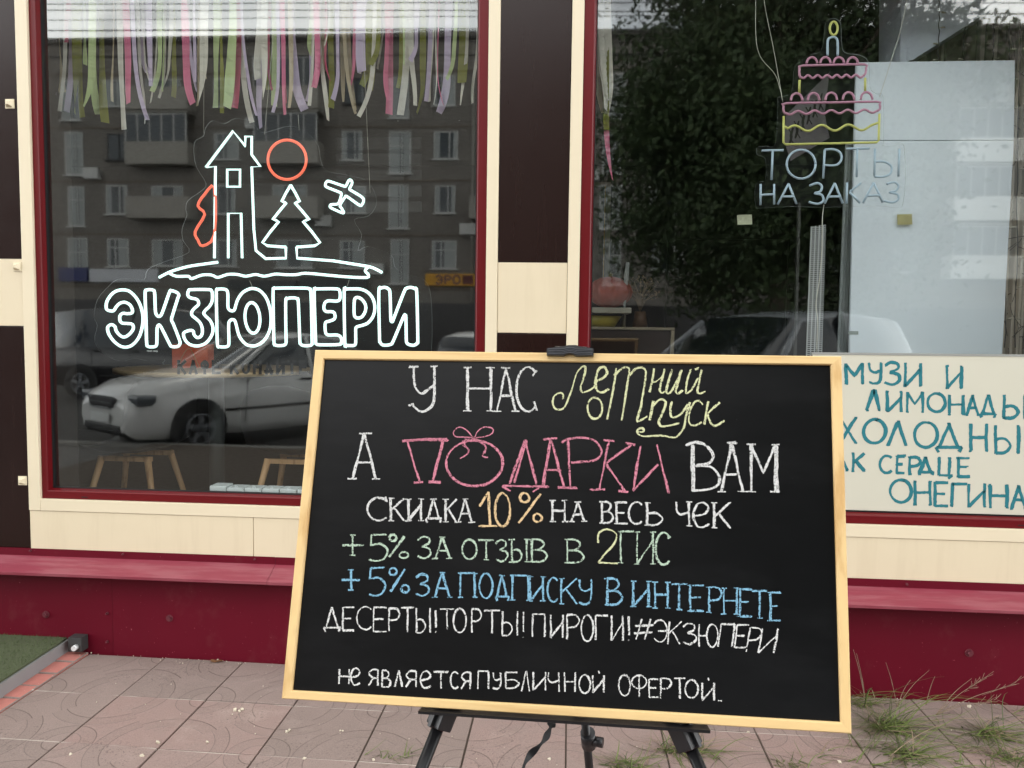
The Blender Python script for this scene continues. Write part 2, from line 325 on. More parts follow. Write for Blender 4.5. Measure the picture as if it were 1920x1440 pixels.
#MAIN
# ================================================================== GROUND
def paving_mat():
    t=NT('paving_tile'); v=t.coords('Object'); sep=t.new('SeparateXYZ'); t.link(v,sep.inputs[0])
    T=.36; X0=-2.146; Y0=3.25
    u=t.math('PINGPONG',t.math('DIVIDE',t.math('SUBTRACT',sep.outputs[0],X0),T),1.0)
    w_=t.math('PINGPONG',t.math('DIVIDE',t.math('SUBTRACT',Y0,sep.outputs[1]),T),1.0)
    def dist(cx,cy): return t.math('SQRT',t.math('ADD',t.math('POWER',t.math('SUBTRACT',u,cx),2),t.math('POWER',t.math('SUBTRACT',w_,cy),2)))
    def ring(d,r0,r1):        # raised band with soft shoulders
        a=t.new('MapRange'); a.interpolation_type='SMOOTHSTEP'
        e=t.math('SUBTRACT',(r1-r0)/2,t.math('ABSOLUTE',t.math('SUBTRACT',d,(r0+r1)/2)))
        t.link(e,a.inputs[0]); a.inputs[1].default_value=-.008; a.inputs[2].default_value=.008; return a.outputs[0]
    d0=dist(1,0); d1=dist(0,1); d2=dist(0,0); d3=dist(1,1)
    h=None; parts=[ring(d0,.17,.31),ring(d1,.17,.31)]
    # bands round the other corners, broken by a step on the diagonal
    k=t.math('GREATER_THAN',u,w_); r=t.math('MULTIPLY_ADD',k,.09,.5)
    for d in (d2,d3):
        dd=t.math('SUBTRACT',d,r); parts.append(ring(dd,-.07,.07))
    for q in parts: h=q if h is None else t.math('MAXIMUM',h,q)
    # groove lines = where the height changes
    g=t.math('MULTIPLY',t.math('MULTIPLY',h,t.math('SUBTRACT',1.0,h)),4.0)
    n=t.noise(v,1.3,5,.6); n2=t.noise(v,9,6,.65); fine=t.noise(v,240,4,.7)
    tile=t.new('TexWhiteNoise'); sn=t.new('VectorMath',operation='FLOOR'); dv=t.new('VectorMath',operation='MULTIPLY'); ad=t.new('VectorMath',operation='SUBTRACT')
    t.link(v,ad.inputs[0]); ad.inputs[1].default_value=(X0,Y0,-50); t.link(ad.outputs[0],dv.inputs[0]); dv.inputs[1].default_value=(1/T,1/T,0); t.link(dv.outputs[0],sn.inputs[0]); t.link(sn.outputs[0],tile.inputs['Vector'])
    c=t.ramp(t.math('MULTIPLY_ADD',n2,.45,t.math('MULTIPLY',tile.outputs[0],.55)),[(.2,lin((141,125,118))),(.5,lin((150,132,125))),(.8,lin((155,130,123)))])
    c=t.mix(t.math('MULTIPLY',h,.16),c,lin((128,114,107)))
    c=t.mix(t.math('MULTIPLY',g,.55),c,lin((96,84,78)))
    pale=t.ramp(t.math('MULTIPLY_ADD',n,.6,t.math('MULTIPLY',n2,.4)),[(.56,(0,0,0)),(.66,(.35,.35,.35))]); c=t.mix(pale,c,lin((186,170,160)))
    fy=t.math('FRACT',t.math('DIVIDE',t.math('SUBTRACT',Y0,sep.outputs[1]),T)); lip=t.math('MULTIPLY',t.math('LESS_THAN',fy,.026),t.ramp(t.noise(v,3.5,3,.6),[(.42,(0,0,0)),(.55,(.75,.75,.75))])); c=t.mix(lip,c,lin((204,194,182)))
    # dark lichen specks, in patches
    patch=t.ramp(t.noise(v,2.6,3,.6),[(.5,(0,0,0)),(.62,(1,1,1))])
    sp=t.ramp(t.noise(v,95,4,.75),[(.57,(0,0,0)),(.63,(1,1,1))]); c=t.mix(t.math('MULTIPLY',t.math('MULTIPLY',patch,sp),.6),c,lin((70,60,54)))
    fs=t.ramp(fine,[(.35,(.8,.8,.8)),(.65,(1.12,1.12,1.12))]); mu=t.new('Mix',data_type='RGBA',blend_type='MULTIPLY'); mu.inputs[0].default_value=1; t.link(c,mu.inputs[6]); t.link(fs,mu.inputs[7])
    t.link(mu.outputs[2],t.b.inputs['Base Color']); t.b.inputs['Roughness'].default_value=.78
    t.bump(t.math('ADD',t.math('MULTIPLY',h,1.0),t.math('MULTIPLY',fine,.35)),.55,.003)
    return t.m
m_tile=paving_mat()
m_joint=mat('joint_dirt',lin((98,88,78)),.9,.3,40,bump=.5,bscale=150)
m_brick=mat('pink_paver',lin((190,122,112)),.8,.18,30,bump=.4,bscale=150,speck=(lin((220,190,180)),120,.68))
m_asph=mat('asphalt',(.055,.053,.05,1),.85,.25,30,bump=.4,bscale=200)
m_side=mat('far_pavement',(.16,.15,.14,1),.85,.2,10)
m_curb=mat('concrete_kerb',(.26,.25,.23,1),.8,.15,12)
bm=new()
q=[bm.verts.new(p) for p in ((-250,-200,-.14),(250,-200,-.14),(250,60,-.14),(-250,60,-.14))]; bm.faces.new(q)
structure(obj('ground',bm,m_asph))
bm=new(); T=.36
def gbox(x0,x1,y0,y1,zt,zb,mi,bev):
    vs=box(bm,(x0,y0,zb),(x1,y1,zt),mi,0)
    for v in vs: v.co.z+=-.0085*v.co.x+(rnd.uniform(-.0012,.0012) if v.co.z>zb+.001 else 0)
    if bev:
        fs={f for v in vs for f in v.link_faces}; es=[e for e in {e for f in fs for e in f.edges} if all(v.co.z>zb+.01-.0085*v.co.x for v in e.verts)]
        bmesh.ops.bevel(bm,geom=es,offset=bev,segments=2,profile=.6,affect='EDGES')
for i in range(0,14):
    for j in range(0,9):
        x0=-2.146+i*T; y1=3.249-j*T; g=rnd.uniform(.0022,.004)
        gbox(x0+g,x0+T-g,y1-T+g,y1-g*.6-(.004 if j==0 else 0),.001+rnd.uniform(-.003,.003),-.06,0,.003)
for i in range(-8,0):
    for j in range(0,9):
        x0=-2.146-.155+i*T; y1=3.249-j*T
        gbox(x0+.003,x0+T-.003,y1-T+.003,y1-.003,-.002,-.06,0,.003)
yy=3.245
while yy>0.2:
    d=rnd.uniform(.10,.115); gbox(-2.146-.150,-2.146-.004,yy-d+.004,yy,.003+rnd.uniform(-.002,.003),-.06,1,.005); yy-=d
# the bed below the tiles, with sandy joints
vs=box(bm,(-5.2,-2.6,-.2),(5,3.25,-.0075),2,0)
for v in vs:
    v.co.z+=-.0085*v.co.x
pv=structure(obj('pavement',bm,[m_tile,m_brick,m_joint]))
pv['label']='pinkish grey patterned paving tiles with a strip of pink bricks'
# a plain flagged strip nearer the road
bm=new(); box(bm,(-60,-2.6,-.2),(-5.2,3.25,-.02)); box(bm,(5,-2.6,-.2),(60,3.25,-.06)); structure(obj('pavement',bm,m_side))
bm=new()
for k in range(60):
    x=-30+k*1.0; box(bm,(x+.004,-2.78,-.2),(x+.996,-2.6,.03),0,.012)
k=structure(obj('kerb',bm,m_curb))
bm=new(); box(bm,(-120,-33,-.14),(120,-26.5,-.02)); structure(obj('pavement',bm,m_side))
# ================================================================== CAFE BUILDING
ZB=.0
zs=lambda k:1.5+k*YW
z1,z2,z3,z4,z5=zs(-.2223),zs(-.2395),zs(-.2559),zs(-.3097),zs(-.3201)
XV=[k*YW for k in (-.743,-.7262,-.7061,-.1248,-.1101,-.0949,-.0044,.0107,.0278)]
ZT=3.06; ZTT=4.3; XV[2]*=3.292/3.25; XV[3]*=3.292/3.25; XV[8]*=3.292/3.25; z1=1.5-.2223*3.292; XL=-6.0; XR=6.5; WRX0,WRX1=XV[8],2.07
cafe=thing('cafe_building','dark brown and cream clad cafe front with two maroon framed shop windows','building',(0,3.3,0))
def panel(name,x0,x1,za,zb_,m_,y=YW,th=.02,bev=.0025):
    bm=new(); box(bm,(x0+.0012,y,za+.0012),(x1-.0012,y+th,zb_-.0012),0,bev); return obj(name,bm,m_,cafe)
zj1,zj2=zs(.0899),zs(-.0016)
# brown and cream cladding panels, left and between the windows
for x0,x1 in ((XV[0]-.6,XV[0]),(XV[0]-1.2,XV[0]-.6)):
    panel('brown_cladding_panel',x0,x1,zj1,ZTT-.2,m_brown); panel('cream_cladding_panel',x0,x1,zj2,zj1,m_cream); panel('brown_cladding_panel',x0,x1,z4,zj2,m_brown)
panel('brown_cladding_panel',XV[5],XV[6],zj1,ZTT-.2,m_brown); panel('cream_cladding_panel',XV[5],XV[6],zj2,zj1,m_cream); panel('brown_cladding_panel',XV[5],XV[6],z3,zj2,m_brown)
# cream panels below the windows
xj=P(475,1000).x
for x0,x1 in ((XV[0],xj),(xj,xj+1.5),(xj+1.5,xj+3.6)): panel('cream_cladding_panel',x0,x1,z4-.004,z3,m_cream)
# cream trims, standing a little proud
yt=YW-.004
def trim(x0,x1,za,zb_): 
    bm=new(); box(bm,(x0,yt,za),(x1,YW+.03,zb_),0,.003); return obj('cream_trim',bm,m_cream_b,cafe)
for a,b in ((0,1),(4,5),(6,7)): trim(XV[a],XV[b],z2 if a==99 else z3,ZT+.1)
trim(XV[1]+.0005,XV[4]-.0005,z3,z2); trim(XV[7]+.0005,WRX1+.06,z3,z2); trim(WRX1+.06,WRX1+.12,z3,ZT+.1)
trim(XV[1],XV[4],ZT+.06,ZT+.1); trim(XV[7],WRX1+.06,ZT+.06,ZT+.1)
panel('brown_cladding_panel',WRX1+.12,XR,z4,ZTT-.2,m_brown); panel('brown_cladding_panel',XL,XV[0]-1.2,z4,ZTT-.2,m_brown)
panel('cream_cladding_panel',XV[0],WRX1+.12,ZT+.1,ZTT-.2,m_cream)
bm=new(); box(bm,(XL,YW-.08,ZTT-.2),(XR,8.2,ZTT)); obj('roof',bm,m_brown,cafe)
# windows: maroon profile, black gasket, glass
def window(x0,x1,gx0,gx1,zb0,zb1):
    w_=None; yf=YW+.012; ft=ZT+.055
    bm=new()
    def bar(a,b,c_,d): # bevelled profile: flat face then chamfer down to the glass
        vs=[bm.verts.new(p) for p in (a+b+c_+d)]
    # each of four mitred bars: outer flat, chamfer to glass line
    def ringpts(o,y): 
        ax0,ax1,az0,az1=x0+o*(gx0-x0),x1-o*(x1-gx1),zb0+o*(zb1-zb0),ft-o*.06
        return [Vector((ax0,y,az0)),Vector((ax1,y,az0)),Vector((ax1,y,az1)),Vector((ax0,y,az1))]
    prof=[(0,yf+.05),(0,yf),(.05,yf-.003),(.72,yf-.003),(.8,yf),(.93,yf+.028),(.93,yf+.05)]
    rings=[[bm.verts.new(p) for p in ringpts(o,y)] for o,y in prof]
    for A,B in zip(rings,rings[1:]):
        for i in range(4): bm.faces.new((A[i],A[(i+1)%4],B[(i+1)%4],B[i]))
    bmesh.ops.recalc_face_normals(bm,faces=bm.faces[:])
    w_=obj('window',bm,m_frame,cafe)
    bm=new(); prof=[(.93,yf+.026),(.96,yf+.026),(.965,yf+.032),(.985,yf+.032),(1.0,yf+.036),(1.0,yf+.05)]
    rings=[[bm.verts.new(p) for p in ringpts(o,y)] for o,y in prof]
    for A,B in zip(rings,rings[1:]):
        for i in range(4): bm.faces.new((A[i],A[(i+1)%4],B[(i+1)%4],B[i]))
    bmesh.ops.recalc_face_normals(bm,faces=bm.faces[:]); obj('gasket',bm,m_gasket,w_)
    bm=new(); box(bm,(gx0-.01,YG,zb1-.01),(gx1+.01,YG+.006,ZT+.01))
    for f in bm.faces: f.material_index=0 if f.normal.y<-.5 or f.calc_center_median().y<YG+.001 else 1
    obj('glass_pane',bm,[m_glass,m_clearback],w_)
    return w_
wl=window(XV[1],XV[4],XV[2],XV[3],z2,z1)
wr=window(XV[7],WRX1+.06,XV[8],WRX1,z2,z1)
# drain slots in the bottom profile
for px,py in ((159,932),(1915,985)):
    p=P(px,py,YW+.01); bm=new(); box(bm,(p.x-.014,YW+.007,p.z-.0015),(p.x+.014,YW+.012,p.z+.0015)); obj('drain_slot',bm,m_gasket,wl if px<900 else wr)
# studs
def stud(px,py,s):
    p=P(px,py,YW); bm=new(); box(bm,(p.x-s,YW-.004,p.z-s),(p.x+s,YW+.001,p.z+s),0,.002)
    b=[bm.verts.new((p.x+dx*s*.72,YW-.004,p.z+dz*s*.72)) for dx,dz in ((-1,-1),(1,-1),(1,1),(-1,1))]; t=[bm.verts.new((p.x+dx*s*.3,YW-.021,p.z+dz*s*.3)) for dx,dz in ((-1,-1),(1,-1),(1,1),(-1,1))]
    for i in range(4): bm.faces.new((b[i],b[(i+1)%4],t[(i+1)%4],t[i]))
    bm.faces.new(t); bmesh.ops.recalc_face_normals(bm,faces=bm.faces[:]); obj('cladding_stud',bm,m_pot,cafe)
for a in ((19,195),(33,500),(43,901)): stud(*a,.0205)
# sill flashing, sloping ledge and plinth
bm=new(); seg=40
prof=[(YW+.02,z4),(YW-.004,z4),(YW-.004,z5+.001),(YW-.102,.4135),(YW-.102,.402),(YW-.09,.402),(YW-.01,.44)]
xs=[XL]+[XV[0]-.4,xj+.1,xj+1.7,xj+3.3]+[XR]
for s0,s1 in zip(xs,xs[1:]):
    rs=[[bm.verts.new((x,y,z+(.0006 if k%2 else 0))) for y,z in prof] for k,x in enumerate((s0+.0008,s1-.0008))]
    for i in range(len(prof)-1): bm.faces.new((rs[0][i],rs[1][i],rs[1][i+1],rs[0][i+1])).material_index=0 if i>=2 else 1  # upright flashing stays dark maroon, ledge paler: sky light put into its colour
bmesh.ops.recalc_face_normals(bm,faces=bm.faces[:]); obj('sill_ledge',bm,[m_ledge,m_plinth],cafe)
bm=new(); xsm=P(211,1160).x
for x0,x1 in ((XL,xsm-1.8),(xsm-1.8,xsm),(xsm,xsm+2.2),(xsm+2.2,xsm+4.4),(xsm+4.4,XR)):
    box(bm,(x0+.001,YW+(.003 if x0<xsm-.1 else 0),-.12),(x1-.001,YW+.03,.45),0,.0015)
pl=obj('plinth',bm,m_plinth,cafe)
def bolt(px,py,r,yy=YW,name='bolt'):
    p=P(px,py,yy); bm=new(); cyl(bm,(p.x,yy+.002,p.z),(p.x,yy-.003,p.z),r*1.25,seg=18); cyl(bm,(p.x,yy-.003,p.z),(p.x,yy-.012,p.z),r*.85,r*.7,seg=6); obj(name,bm,m_boltm,cafe)
for a in ((86,1152,.0125),(318,1159,.0125),(1817,1224,.0135)): bolt(*a)
for a in ((201,1150,.005),(201,1203,.005)): bolt(*a,name='screw')
for a in ((58,1032),(231,1038.5),(478,1048),(1700,1095)): bolt(*a,.0042,YW-.004,'screw')
# back of the shell: side walls, rear wall, floor and ceiling of the room
bm=new(); FL=.37
for a,b in (((XL,3.3,0),(XV[2]-.02,3.5,ZTT-.2)),((XV[3]+.02,3.31,0),(XV[8]-.02,3.5,ZTT-.2)),((WRX1+.05,3.3,0),(XR,3.5,ZTT-.2)),((XV[2]-.02,3.31,0),(XV[3]+.02,3.5,.66)),((XV[8]-.02,3.31,0),(WRX1+.05,3.5,.66)),((XV[2]-.02,3.31,ZT+.03),(XV[3]+.02,3.5,ZTT-.2)),((XV[8]-.02,3.31,ZT+.03),(WRX1+.05,3.5,ZTT-.2)),
            ((XL,8,0),(XR,8.2,ZTT-.2)),((XL,3.5,0),(XL+.2,8,ZTT-.2)),((XR-.2,3.5,0),(XR,8,ZTT-.2)),((XL+.2,3.5,3.2),(XR-.2,8,ZTT-.2))): box(bm,a,b)
obj('inner_walls',bm,m_darkroom,cafe)
bm=new(); box(bm,(XL+.2,3.5,.1),(XR-.2,8,FL)); obj('inner_floor',bm,m_darkfloor,cafe)
bm=new(); dx=P(1305,500,6.6).x; box(bm,(dx,7.9,FL),(dx+1.1,8.0-.002,2.45)); box(bm,(dx-.08,7.88,FL),(dx,7.998,2.53)); box(bm,(dx+1.1,7.88,FL),(dx+1.18,7.998,2.53)); box(bm,(dx,7.88,2.45),(dx+1.1,7.998,2.53)); obj('inner_door',bm,mat('dark_door',lin((34,24,18)),.4),cafe)
# ================================================================== CHALKBOARD
cb=thing('chalkboard','black chalkboard in a pine frame with coloured chalk offers, on a tripod','chalkboard',(0,1.21,.88))
O_=[PB(591,656),PB(1578,668),PB(1597,1376),PB(528,1310)]
I_=[PB(607,673.5),PB(1558.5,684),PB(1577,1355),PB(547,1295)]
def rail(i,m_):
    j=(i+1)%4; bm=new(); f=.0  # front face, outer side, inner lip, back
    n=-BN; A,B,C_,D=O_[i],O_[j],I_[j],I_[i]
    rb=.0025
    ins=lambda a,b:a+(b-a).normalized()*rb
    fr=[ins(A,D)+n*.0015,ins(B,C_)+n*.0015,ins(C_,B)+n*.0015,ins(D,A)+n*.0015]
    layers=[[A-n*.018,B-n*.018],[A-n*.001,B-n*.001],[fr[0],fr[1]],[fr[3],fr[2]],[D-n*.001,C_-n*.001],[D-n*.008,C_-n*.008],[D-n*.018,C_-n*.018]]
    L_=[[bm.verts.new(p) for p in q] for q in layers]
    for a,b in zip(L_,L_[1:]+L_[:1]): bm.faces.new((a[0],a[1],b[1],b[0]))
    bm.faces.new([q[0] for q in L_]); bm.faces.new([q[1] for q in L_][::-1])
    bmesh.ops.recalc_face_normals(bm,faces=bm.faces[:]); return obj('frame_rail',bm,m_,cb)
for i in range(4): rail(i,m_pine_x if i%2==0 else m_pine_z)
bm=new(); nb=-BN; poly(bm,[p-nb*.006 for p in (I_[0].lerp(O_[0],.3),I_[1].lerp(O_[1],.3),I_[2].lerp(O_[2],.3),I_[3].lerp(O_[3],.3))],.008,-nb); obj('writing_surface',bm,m_board,cb)
W_=lin((232,232,230))
mk={'w':chalk_mat('white_chalk',lin((212,212,210))),'y':chalk_mat('pale_yellow_chalk',lin((210,212,168)),.38),'p':chalk_mat('pink_chalk',lin((208,132,150)),.4),'o':chalk_mat('orange_chalk',lin((220,190,146)),.38),'g':chalk_mat('mint_chalk',lin((184,204,184)),.4),'b':chalk_mat('blue_chalk',lin((132,180,206)),.39)}
SURF=-.006
def pj(x,y,d): return PB(x,y,SURF+d)
A0,B0,C0,D0=(600,650),(1000,650),(580,960),(1000,960); K=3.6923
def strokes_of(it,serif):
    if isinstance(it[0],str) and len(it[0])==1 and it[0] in G and not isinstance(it[1],list): return glyph(it[0],*it[1:5],serif,it[5] if len(it)>5 else 0)
    return [it]
def words(items,serif,scale,gap=9):
    """strokes gathered into words by the gaps between them"""
    q=[]
    for org,it in items:
        st=strokes_of(it,serif); xs_=[org[0]+x/scale for _,p in st for x,y in p]; q.append((min(xs_),max(xs_),org,st))
    q.sort(key=lambda t:t[0]); out=[]; end=-1e9
    for x0,x1,org,st in q:
        if x0>end+gap: out.append([])
        out[-1].append((org,st)); end=max(end,x1)
    return out
def text_part(label,col,items,width,serif=0,double=True,name='chalk_lettering'):
    for wd_ in words(items,serif,K):
        bm=new(); uvl=bm.loops.layers.uv.new()
        for org,st in wd_: draw(bm,uvl,st,org,K,pj,width*.73,BN,double)
        o=obj(name,bm,mk[col],cb); o['label']=label
def on(org,*its): return [(org,i) for i in its]
text_part('white chalk words of the first line','w',on(A0,c((650,138),(652,230),(665,290),(705,325),(745,300),(795,262)),l((620,140),(680,138)),l((765,138),(806,135)),c((795,140),(795,330),(770,415),(700,450),(640,405)),l((615,410),(650,395)),('Н',1020,1182,145,445),('А',1225,1352,147,448),('С',1362,1500,140,450),l((1475,200),(1500,165)),l((1480,380),(1500,440))),21,30)
text_part('pale yellow flowing chalk words at the upper right','y',on(B0,c((205,360),(208,330),(180,320),(148,340),(135,385),(150,425),(190,435),(225,405),(265,300),(300,190),(330,145),(362,140),(350,210),(330,275),(335,310),(360,312),(400,295),(430,270)),
 c((430,240),(480,215),(510,175),(490,142),(455,150),(435,200),(430,270),(445,308),(480,315),(522,290)),c((572,150),(550,300),(510,505)),c((560,200),(615,152),(655,146),(665,185),(640,340),(613,510)),c((665,200),(710,152),(760,146),(780,185),(765,300),(740,430),(720,513),(760,500),(792,482)),
 l((835,150),(825,220),(805,315)),c((818,245),(850,240),(895,205)),c((908,155),(890,230),(875,300),(890,320),(918,308)),c((962,160),(935,250),(920,310),(940,325),(965,295),(1005,225)),c((1025,160),(1000,250),(985,305),(1000,325),(1032,300)),c((1088,160),(1065,240),(1052,310),(1068,322),(1100,290),(1140,220)),c((1165,160),(1150,240),(1138,305),(1155,322),(1190,310)),l((1120,158),(1142,148)),
 ('p',arc(427,425,52,74,-100,265,22)),l((835,375),(820,440),(805,510)),c((825,420),(870,368),(910,370),(915,400),(890,470),(870,522),(890,550),(945,545),(1012,528)),c((962,380),(950,430),(955,480),(980,490),(1030,460),(1072,400)),c((1085,385),(1060,480),(1040,565),(1000,620),(960,628),(900,616),(830,618),(760,620),(726,602),(726,575),(750,562),(768,577),(755,592),(738,588)),
 c((1172,402),(1150,375),(1115,385),(1088,440),(1075,500),(1090,540),(1125,545),(1167,523)),l((1215,380),(1200,450),(1185,540)),c((1290,385),(1240,430),(1207,462)),c((1205,460),(1235,538),(1270,545),(1325,513))),19,0)
text_part('white chalk letter opening the second line','w',on(A0,('А',225,385,600,915),l((275,603),(362,600))),22,32)
text_part('large pink chalk word for gifts','p',on(A0,l((570,656),(720,645),(885,648)),l((570,650),(720,640),(880,640)),l((605,655),(690,940)),l((855,650),(780,940)),l((650,942),(715,937)),l((755,935),(835,938)),('p',arc(1068,808,196,158,-95,268,36)),
 l((1420,645),(1365,800),(1310,950)),l((1430,650),(1345,940)),l((1420,645),(1500,950)),l((1260,963),(1585,970)),l((1262,968),(1320,1000)),l((1525,972),(1475,1006)),l((1600,640),(1545,965)),l((1600,640),(1690,975)),l((1565,855),(1665,853)),l((1550,640),(1642,634)),l((1645,975),(1770,978)))
 +on(B0,l((240,640),(247,800),(256,975)),c((195,665),(240,640),(340,630),(425,652),(467,712),(460,762),(405,790),(262,802)),l((170,973),(300,978)),l((523,650),(490,820),(460,985)),l((485,648),(562,656)),l((400,990),(495,990)),l((685,675),(510,800)),l((640,668),(705,680)),l((505,810),(635,1000)),l((590,998),(657,1006)),l((740,690),(690,1000)),l((690,1000),(865,815)),l((855,680),(938,1018))),22,0)
text_part('pink chalk bow tied on the round letter','p',on(A0,c((1065,635),(1012,575),(960,558),(925,590),(938,622),(990,626),(1065,630)),c((1070,630),(1100,577),(1150,555),(1196,570),(1190,602),(1140,622),(1078,630)),c((1060,640),(1000,658),(985,680),(1022,705),(1022,740),(970,775)),c((1040,645),(1000,668),(1012,690),(1032,712),(1020,745)),c((1075,640),(1112,665),(1150,697),(1130,735),(1132,760),(1162,768)),c((1085,638),(1130,670),(1150,705),(1138,740)),l((985,655),(1085,632)),l((1000,640),(1080,640))),12,0,False,'chalk_drawing')
text_part('white chalk word closing the second line','w',on(B0,l((1097,680),(1100,1000)),l((1108,680),(1110,1000)),c((1060,682),(1120,662),(1190,680),(1245,742),(1225,800),(1130,825)),c((1130,825),(1230,833),(1288,900),(1270,962),(1200,990),(1100,995)),('А',1300,1450,668,1003),l((1340,665),(1405,662)),('М',1508,1675,678,1003),l((1685,685),(1690,1000))),24,32)
text_part('white chalk words of the discount line','w',on(A0,('С',328,465,1045,1205),l((450,1040),(465,1075)),('К',492,580,1050,1205),('И',612,700,1055,1205),('Д',735,838,1055,1208),('К',868,945,1055,1213),('А',958,1052,1055,1215),('Н',1612,1695,1065,1212),('А',1742,1828,1075,1210))
 +on(B0,('В',478,552,1075,1220),('Е',578,650,1080,1225),('С',660,755,1075,1228),('Ь',788,895,1080,1235),('Ч',990,1078,1075,1240),('е',1105,1215,1080,1250),('К',1253,1362,1080,1255)),20,22)
text_part('orange chalk ten percent','o',on(A0,l((1105,1105),(1165,1005)),l((1165,1005),(1175,1235)),l((1100,1241),(1228,1240)),('p',arc(1265,1130,52,116,-100,265,24)),l((1527,1020),(1450,1120),(1375,1220)),('p',arc(1415,1045,33,32,0,370,14)),('p',arc(1505,1185,29,28,0,370,14))),20,0)
text_part('mint chalk words of the first bonus line','g',on(C0,('+',230,370,160,300),('5',418,542,155,338),('p',arc(577,178,25,24,0,370,12)),l((660,170),(555,315)),('p',arc(655,298,30,21,0,370,12)),('З',750,840,170,320),('А',872,970,175,320),('О',1058,1158,190,328),('Т',1170,1278,195,330),('З',1290,1370,195,342),('Ы',1402,1505,190,345),('В',1540,1645,190,345),('В',1785,1898,190,350))
 +on(D0,('Г',605,695,135,352),('И',718,828,140,360),('С',845,945,142,366),l((930,185),(950,170))),18,20)
text_part('pale yellow chalk two','y',on(D0,('2',450,582,120,355)),18,0)
text_part('blue chalk words of the second bonus line','b',on(C0,('+',225,350,400,540),('5',415,525,385,580),('p',arc(580,412,25,24,0,370,12)),l((660,395),(560,550)),('p',arc(665,530,28,26,0,370,12)),('З',740,828,430,580),('А',868,972,420,590),('П',1045,1145,425,590),('О',1175,1268,425,597),('Д',1290,1380,440,605),('П',1408,1518,440,610),('И',1528,1618,450,615),('С',1650,1718,455,622))
 +on(D0,('К',195,300,460,635),('У',318,402,470,640),('В',510,612,460,642),('И',692,798,480,655),('Н',842,930,487,665),('Т',955,1065,500,675),('Е',1085,1180,507,685),('Р',1215,1305,520,695),('Н',1320,1408,527,708),('Е',1432,1510,535,722),('Т',1515,1618,545,735),('Е',1640,1710,557,752)),19,20)
text_part('white chalk list of sweets with a hashtag','w',on(C0,('Д',100,215,660,820),('Е',232,310,660,820),('С',330,432,655,815),('Е',445,535,660,828),('Р',552,625,668,825),('Т',635,725,662,830),('Ы',742,835,665,835),('!',865,885,680,833),('Т',905,1002,672,812),('О',998,1085,668,835),('Р',1125,1190,672,835),('Т',1210,1320,682,840),('Ы',1337,1440,687,855),('!',1475,1490,692,870),('П',1545,1630,707,865),('И',1672,1755,712,870),('Р',1785,1868,712,880))
 +on(D0,('О',332,415,712,895),('Г',432,515,717,885),('И',542,620,717,890),('!',655,668,722,890),('#',698,832,740,882),('Э',838,928,747,900),('К',937,1020,757,915,12),('З',1037,1125,772,915),('Ю',1147,1278,777,935),('П',1290,1385,777,932,20),('Е',1402,1485,782,938,20),('Р',1488,1572,802,968,30),('И',1572,1680,807,975,30)),17,0,False)
text_part('white chalk small print at the bottom','w',on(C0,('Н',207,275,1088,1190),('е',287,350,1080,1197),('Я',412,475,1092,1202),('В',505,562,1097,1212),('Л',590,642,1097,1210),('Я',668,740,1102,1212),('е',768,842,1102,1217),('Т',862,962,1107,1222),('С',977,1032,1107,1222),('Я',1052,1115,1112,1225),('П',1168,1240,1102,1225),('У',1272,1325,1112,1225),('Б',1360,1450,1110,1220),('Л',1468,1525,1100,1240),('И',1550,1635,1107,1235),('Ч',1655,1728,1110,1245),('Н',1768,1840,1110,1245))
 +on(D0,('О',318,395,1127,1255),('Й',412,488,1115,1250),('О',592,672,1127,1272),('Ф',680,785,1128,1280),('Е',802,865,1157,1282),('Р',882,955,1152,1290),('Т',975,1052,1152,1292),('О',1052,1140,1162,1287),('Й',1170,1252,1165,1305),('.',1280,1305,1300,1312)),17,0,False)
# ================================================================== TRIPOD EASEL
ea=thing('tripod_easel','black folding tripod easel holding up the chalkboard','easel',(0,1.2,0))
# top clip: ribbed jaw over the upper rail, with its arch
bm=new()
def clip_pts(off):
    top=[(1025,653),(1060,648.5),(1066,647),(1080,647),(1086,649),(1113,653)]; bot=[(1113,666.5),(1081,667),(1075,664),(1068,662.5),(1061,664),(1057,666.5),(1025,665.5)]
    return [PB(x,y,off) for x,y in top+bot]
poly(bm,clip_pts(.012),.01,BN); 
for yy_ in (654.5,657.5,660.5,663.5):
    tube(bm,[PB(x,y,.0125) for x,y in ((1028,yy_),(1056,yy_+.3),(1062,yy_-2.0),(1068,yy_-2.8),(1075,yy_-2.0),(1081,yy_+.6),(1111,yy_+.9))],.0011,6,mi=1)
box(bm,PB(1040,650,.005),PB(1100,640,-.05)+Vector((0,0,-.02))); obj('top_clip',bm,[m_black,m_rubberhi],ea)
# lower tray
bm=new(); t0,t1=PB(787,1328.5),PB(1330,1364.5); nrm=-BN; dn=Vector((0,0,-1))
q=[t0+nrm*.012,t1+nrm*.012,t1-nrm*.03,t0-nrm*.03]
poly(bm,[p+dn*.0012 for p in q],.005,dn); obj('tray',bm,m_black,ea)
top=Vector((.055,1.50,1.40))
def leg(px0,py0,Y0_,px1,py1,Y1_,clampn=True):
    a,b=P(px0,py0,Y0_),P(px1,py1,Y1_); d=(b-a).normalized(); g=a+d*((gz(a.x)-a.z)/d.z); up=a-d*.5
    bm=new(); tube(bm,[up,a],.0125,12); tube(bm,[a+d*.03,g],.0105,12); tube(bm,[g-d*.03,g],.014,12); o=obj('leg',bm,m_blackm,ea)
    if clampn:
        bm=new(); u,v=frame_of(d); M=Matrix((u,v,d)).transposed().to_4x4(); M.translation=a
        box(bm,(-.018,-.015,-.026),(.018,.015,.028),0,.004,M); box(bm,(-.004,-.021,-.028),(.004,-.015,.03),0,.001,M); obj('leg_clamp',bm,m_black,o)
leg(834,1333,1.245,791,1440,1.215); leg(1280,1370,1.225,1312,1440,1.205)
